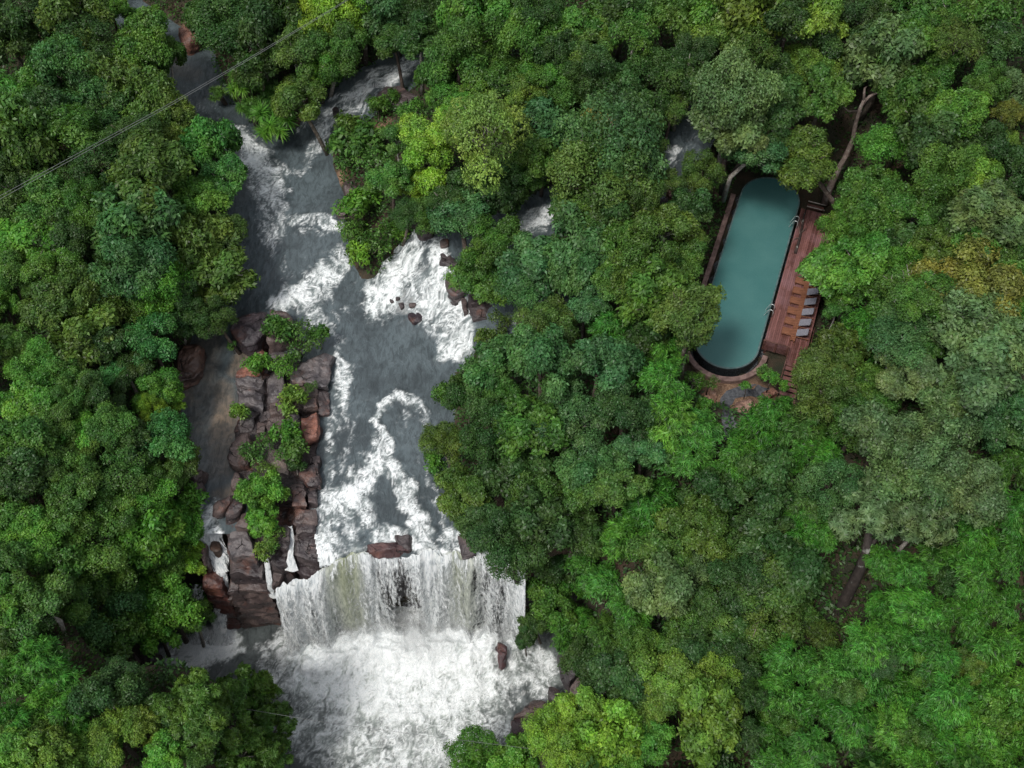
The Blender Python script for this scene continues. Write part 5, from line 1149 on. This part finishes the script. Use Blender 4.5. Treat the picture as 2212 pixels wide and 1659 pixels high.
def disc(name, r, z, mat, parent):
    A = stadium(r); me = bpy.data.meshes.new(name); me.from_pydata([(x, y, z) for x, y in A], [], [tuple(range(len(A)))]); me.update(); return link(name, me, mat, parent)
pool = local_root('swimming_pool', 0, 0, ZP)
tag(pool, 'long round-ended swimming pool of still teal water among the trees', 'swimming pool')
ring('basin', 2.16, 2.0, -1.6, -.03, M['tile'], pool)
ring('rim', 2.13, 2.02, -.029, .012, M['rim'], pool)
disc('basin_floor', 2.05, -1.1, M['floor'], pool)
disc('water', 2.05, -.012, M['poolw'], pool)
tr = local_root('gravel_trench', 0, 0, ZP)
A = stadium(2.5); me = bpy.data.meshes.new('gravel_trench'); me.from_pydata([(x, y, -.95) for x, y in A], [], [tuple(range(len(A)))]); me.update()
link('gravel_bed', me, M['gravel'], tr); tag(tr, 'dark gravel trench around the pool edge', 'gravel trench', kind='structure')
def strip_wall(name, path, th, z0, z1, mat, parent=None):
    P = [Vector((a, b, 0)) for a, b in path]; v = []; f = []; n = len(P)
    for i, p in enumerate(P):
        d = (P[min(i + 1, n - 1)] - P[max(i - 1, 0)]).normalized(); q = Vector((-d.y, d.x, 0))
        jt = .012 * mnoise.noise(p * 2.1)
        for s, z in ((-1, z0), (-1, z1 - .03), (-.9, z1 + jt), (.9, z1 + jt), (1, z1 - .03), (1, z0)): v.append(tuple(p + q * (s * th / 2) + Vector((0, 0, z))))
    for i in range(n - 1):
        for k in range(5): f.append((i * 6 + k, i * 6 + k + 1, i * 6 + 6 + k + 1, i * 6 + 6 + k))
    f += [tuple(range(6))[::-1], tuple((n - 1) * 6 + k for k in range(6))]
    me = bpy.data.meshes.new(name); me.from_pydata(v, [], f); me.update(); return link(name, me, mat, parent)
wl = local_root('retaining_wall', 0, 0, ZP)
tag(wl, 'low weathered brownish wall curving around the pool and its dark trench', 'wall')
path = [(-2.62, y) for y in np.arange(13.6, 0, -.35)] + [(2.62 * math.cos(a), 2.62 * math.sin(a)) for a in np.linspace(math.pi, 2 * math.pi + .03, 40)]
strip_wall('wall_body', path, .36, -1.6, -.42, M['wall'], wl)

dk = local_root('wooden_deck', 0, 0, ZP)
tag(dk, 'wet reddish wooden pool deck with railing and stairs', 'deck')
def decking():
    mb = MB(); var = []
    x = 2.3; k = 0
    while x < 5.1:
        y0 = .62 if x < 3.92 else -.46
        segs = [y0, y0 + 3.2 + (k % 3) * .9, y0 + 7.2 + (k % 2) * 1.1, 13.4]
        for a, b in zip(segs[:-1], segs[1:]):
            n0 = len(mb.v); mb.box((x + .062, (a + b) / 2, .0 + random.uniform(-.004, .004)), (.118, b - a - .008, .035)); var += [random.uniform(0, 1)] * (len(mb.v) - n0)
        x += .128; k += 1
    me = mb.mesh('decking'); fattr(me, 'var', var); return link('decking', me, M['deck'], dk)
decking()
fr = MB()
for y in (.7, 3.5, 6.5, 9.5, 12.8):
    fr.box((3.7, y, -.1), (2.8, .1, .14))
    for x in (2.5, 5.0): fr.box((x, y, -.75), (.14, .14, 1.2))
fr.box((4.5, -.42, -.1), (1.1, .08, .14))
fr.build('substructure', M['darkwood'], dk)
rl = MB()
for x in (2.28, 2.36, 3.05, 3.13, 3.84, 3.92): rl.box((x, .58, .0), (.06, .06, 1.0 if x not in (2.36, 3.05, 3.13, 3.84) else .95))
rl.box((3.1, .58, .5), (1.74, .09, .05))
o = rl.build('railing', M['darkwood'], dk)
pn = MB(); n = 18
for i in range(n):
    x = 2.42 + i * (1.38 / (n - 1))
    if abs(x - 3.09) > .07: pn.box((x, .575, -.02), (.05, .025, .86))
pn.build('railing_panel', M['deck'], dk); fattr(bpy.data.objects['railing_panel'].data, 'var', [.3] * len(pn.v))
def rail(name, pts, posts):
    mb = MB().tube(pts, .035, 7)
    for p in posts: mb.tube([(p[0], p[1], p[2] - .75), p], .03, 6)
    mb.build(name, M['darkwood'], dk)
rail('handrail', [(3.93, .6, .5), (3.93, -.5, .45), (3.93, -1.5, -.1)], [(3.93, -.5, .45), (3.93, -1.45, -.07)])
rail('handrail', [(5.18, 2.6, .6), (5.18, 1.0, .58), (5.18, -.5, .5), (5.18, -1.3, .1)], [(5.18, 2.6, .6), (5.18, 1.0, .58), (5.18, -.5, .5), (5.18, -1.3, .1)])
for i in range(7):
    st = MB().box((4.54 + .02 * i, -.62 - .29 * i, -.16 * (i + 1)), (1.08, .27, .05)).box((4.54 + .02 * i, -.5 - .29 * i, -.16 * (i + 1) - .06), (1.06, .02, .12))
    o = st.build('stair_tread', M['deck'], dk); fattr(o.data, 'var', [random.uniform(.1, .6)] * len(st.v))

def ladder(ly, label):
    t = local_root('pool_ladder', 2.12, ly, ZP); tag(t, label, 'ladder', 'steel pool ladders')
    for s in (-.24, .24):
        MB().tube([(.22, s, .02), (.22, s, .55), (.14, s, .7), (.0, s, .72), (-.12, s, .62), (-.26, s, .1), (-.42, s, -.45), (-.5, s, -.75)], .028, 8).build('rail', M['steel'], t)
    for k in range(4):
        MB().box((-.3 - .075 * k, 0, -.08 - .2 * k), (.1, .5, .03)).build('rung', M['steel'], t)
ladder(11.6, 'steel pool ladder at the far end of the deck')
ladder(3.25, 'steel pool ladder opposite the sun loungers')

# loungers
def make_lounger():
    t = empty('sun_lounger')
    mb = MB()
    for i in range(7): mb.box((.02 + .45, -.2 + i * .0667, .29), (.94, .056, .03))
    mb.box((.46, -.25, .25), (.98, .035, .09)); mb.box((.46, .25, .25), (.98, .035, .09)); mb.box((-.02, 0, .25), (.035, .5, .09)); mb.box((1.35, -.25, .24), (.8, .035, .06)); mb.box((1.35, .25, .24), (.8, .035, .06))
    mb.build('seat_frame', M['wood'], t)
    for x, y in ((.06, -.22), (.06, .22), (1.65, -.22), (1.65, .22)):
        MB().box((x, y, .12), (.06, .06, .24)).build('leg', M['wood'], t)
    bk = MB(); q = Matrix.Rotation(math.radians(-30), 3, 'Y')
    for i in range(6): bk.box((1.3, -.2 + i * .08, .47), (.78, .06, .025), q)
    bk.build('backrest', M['wood'], t)
    cu = MB().box((1.27, 0, .535), (.74, .54, .075), q)
    co_ = cu.build('cushion', M['cushion'], t)
    lip = MB().box((.98, 0, .37), (.12, .53, .09)); lip.box((1.56, 0, .73), (.13, .5, .07), q)
    lip.build('folded_edge', M['cushion'], co_)
    return t
def copy_tree(o, parent=None):
    c = o.copy(); COL.objects.link(c)
    if parent: c.parent = parent
    for ch in list(o.children): copy_tree(ch, c)
    return c
def make_table():
    t = empty('side_table')
    tp = MB()
    for i in range(4): tp.box((-.13 + i * .087, 0, .3), (.078, .36, .03))
    tp.build('table_top', M['wood'], t)
    for x in (-.13, .13):
        for y in (-.13, .13): MB().box((x, y, .145), (.05, .05, .28)).build('leg', M['wood'], t)
    return t
lg = make_lounger(); tb = make_table()
WH = ['nearest the deck stairs', 'second from the deck stairs', 'third from the stairs, under drooping leaves', 'fourth from the stairs, half under leaves', 'fifth from the deck stairs', 'farthest from the deck stairs']
for k in range(6):
    a = lg if k == 0 else copy_tree(lg); a.location = pool_world(3.22, 1.98 + .905 * k, ZP + .02); a.rotation_euler.z = POOL_ROT + random.uniform(-.03, .03)
    tag(a, 'brown wooden sun lounger with grey cushion ' + WH[k], 'sun lounger', 'sun loungers in a row on the deck')
    b = tb if k == 0 else copy_tree(tb); b.location = pool_world(4.0, 1.5 + .905 * k, ZP + .02); b.rotation_euler.z = POOL_ROT
    tag(b, 'small wooden side table beside the lounger ' + WH[k], 'side table', 'side tables between the loungers')

# fallen branch lying on the deck
fb = local_root('fallen_branch', 2.72, 9.0, ZP); tag(fb, 'dark fallen branch lying along the deck near the far ladder', 'branch')
o = MB().tube([(0, 0, .1), (.03, 1.2, .12), (-.02, 2.4, .14), (-.1, 3.6, .1), (-.06, 4.5, .08)], [.11, .1, .085, .06, .03], 8).build('stem', M['bark'], fb); o.color = (.045, .028, .024, 1)
for pts in ([(0, 1.7, .14), (-.25, 2.3, .25), (-.3, 3.1, .3)], [(.02, 1.5, .14), (-.3, 1.2, .2), (-.45, .9, .1)], [(0, 1.9, .15), (.25, 2.4, .25)], [(0, 2.6, .15), (-.3, 3.2, .2)]):
    o = MB().tube(pts, [.035, .025, .012][:len(pts)], 5).build('twig', M['bark'], fb); o.color = (.2, .15, .13, 1)
lgx = local_root('planter_log', 3.15, 13.75, ZP); tag(lgx, 'dark log edging with pale rails at the far end of the deck', 'log')
MB().tube([(-.5, 0, .05), (.7, 0, .05)], .16, 9).build('log', M['darkwood'], lgx)
for s in (-.22, .3): o = MB().tube([(-.5, s, .22), (.75, s, .2)], .035, 6).build('pale_rail', M['bark'], lgx); o.color = (.5, .47, .42, 1)

# curved stone path below the pool
def ribbon(name, pts, w, mat, lift=.05):
    W = []
    for px, py in pts:
        z = 2.0
        for _ in range(5): p = un(px, py, z); z = float(hgt(p[0], p[1])) + lift
        W.append(Vector(un(px, py, z)))
    v = []; f = []; n = len(W); m = 7
    S = []
    for i in range(n - 1):
        for k in range(6): S.append(W[i].lerp(W[i + 1], k / 6))
    S.append(W[-1]); n = len(S)
    for i, p in enumerate(S):
        d = (S[min(i + 1, n - 1)] - S[max(i - 1, 0)]).normalized(); q = Vector((-d.y, d.x, 0))
        for k in range(m):
            a = p + q * ((k / (m - 1) - .5) * w * (1 + .25 * mnoise.noise(p * .9))); v.append((a.x, a.y, max(p.z, float(hgt(a.x, a.y)) + lift) + .03 * mnoise.noise(a * 3)))
    for i in range(n - 1):
        for k in range(m - 1): f.append((i * m + k, i * m + k + 1, i * m + m + k + 1, i * m + m + k))
    me = bpy.data.meshes.new(name); me.from_pydata(v, [], f); me.polygons.foreach_set('use_smooth', [True] * len(f)); me.update()
    return tag(link(name, me, mat), kind='structure')
ribbon('footpath', [(1665, 852), (1640, 846), (1605, 845), (1578, 852), (1566, 872), (1570, 900), (1578, 925), (1580, 950)], .85, M['path'])
ribbon('dirt_road', [(2075, -20), (2060, 5), (2045, 28), (2025, 50)], 1.5, M['earth'], .12)

# ------------------------------------------------------------------ cables
def cable(label, pts, rad, group=None):
    W = [Vector(un(*p)) for p in pts]; S = []
    for i in range(len(W) - 1):
        for k in range(8): S.append(W[i].lerp(W[i + 1], k / 8))
    S.append(W[-1])
    tag(link('overhead_cable', MB().tube(S, rad, 6).mesh('overhead_cable'), M['cable']), label, 'cable', group)
GC = 'twin overhead cables in the upper left'
cable('upper wire of the twin cables crossing the upper river', [(-60, 452, 13), (0, 423, 13), (180, 325, 13), (370, 222, 13), (545, 121, 13), (720, 17, 13), (800, -32, 13)], .0125, GC)
cable('lower wire of the twin cables crossing the upper river', [(-60, 460, 13), (0, 430, 13), (180, 331, 13), (370, 227, 13), (545, 125, 13), (720, 20, 13), (800, -30, 13)], .0125, GC)
cable('single thin wire hanging across the lower plunge pool', [(160, 1461, .5), (300, 1487, .8), (480, 1523, 1.0), (700, 1560, 1.0), (900, 1587, 1.0), (1095, 1611, 1.0), (1150, 1618, 1.0)], .009)

# ------------------------------------------------------------------ camera, light, world
cam = bpy.data.cameras.new('camera'); co = bpy.data.objects.new('camera', cam); COL.objects.link(co)
co.location = (0, 0, HCAM); co.rotation_euler = (math.pi / 2 - PITCH, 0, 0)
cam.sensor_width = 36; cam.lens = 36 * FPX / 2212; cam.clip_start = .5; cam.clip_end = 5000
sc.camera = co
EL, AZ = math.radians(60), math.radians(219)
tosun = Vector((math.sin(AZ) * math.cos(EL), math.cos(AZ) * math.cos(EL), math.sin(EL)))
L = bpy.data.lights.new('sun', 'SUN'); L.energy = 2.55; L.angle = math.radians(10); L.color = (1, .96, .9)
lo = bpy.data.objects.new('sun', L); COL.objects.link(lo); lo.rotation_euler = (-tosun).to_track_quat('-Z', 'Y').to_euler()
wd = bpy.data.worlds.new('World'); sc.world = wd; wd.use_nodes = True
nt = wd.node_tree; bg = nt.nodes['Background']
sky = nt.nodes.new('ShaderNodeTexSky'); sky.sky_type = 'NISHITA'; sky.sun_disc = False; sky.sun_elevation = EL; sky.sun_rotation = AZ; sky.air_density = 1.0; sky.dust_density = 2.5
hsv = nt.nodes.new('ShaderNodeHueSaturation'); hsv.inputs['Saturation'].default_value = .3
nt.links.new(sky.outputs[0], hsv.inputs['Color']); nt.links.new(hsv.outputs[0], bg.inputs[0]); bg.inputs[1].default_value = .205
sc.view_settings.view_transform = 'Standard'; sc.view_settings.look = 'None'; sc.view_settings.exposure = 0; sc.view_settings.gamma = 1
cy = sc.cycles
cy.max_bounces = 6; cy.volume_bounces = 1; cy.volume_step_rate = 3; cy.volume_max_steps = 48; cy.diffuse_bounces = 3; cy.glossy_bounces = 2; cy.transmission_bounces = 3; cy.transparent_max_bounces = 10
cy.use_denoising = True; cy.denoising_prefilter = 'NONE'
cy.caustics_reflective = False; cy.caustics_refractive = False; cy.sample_clamp_indirect = 4; cy.sample_clamp_direct = 5
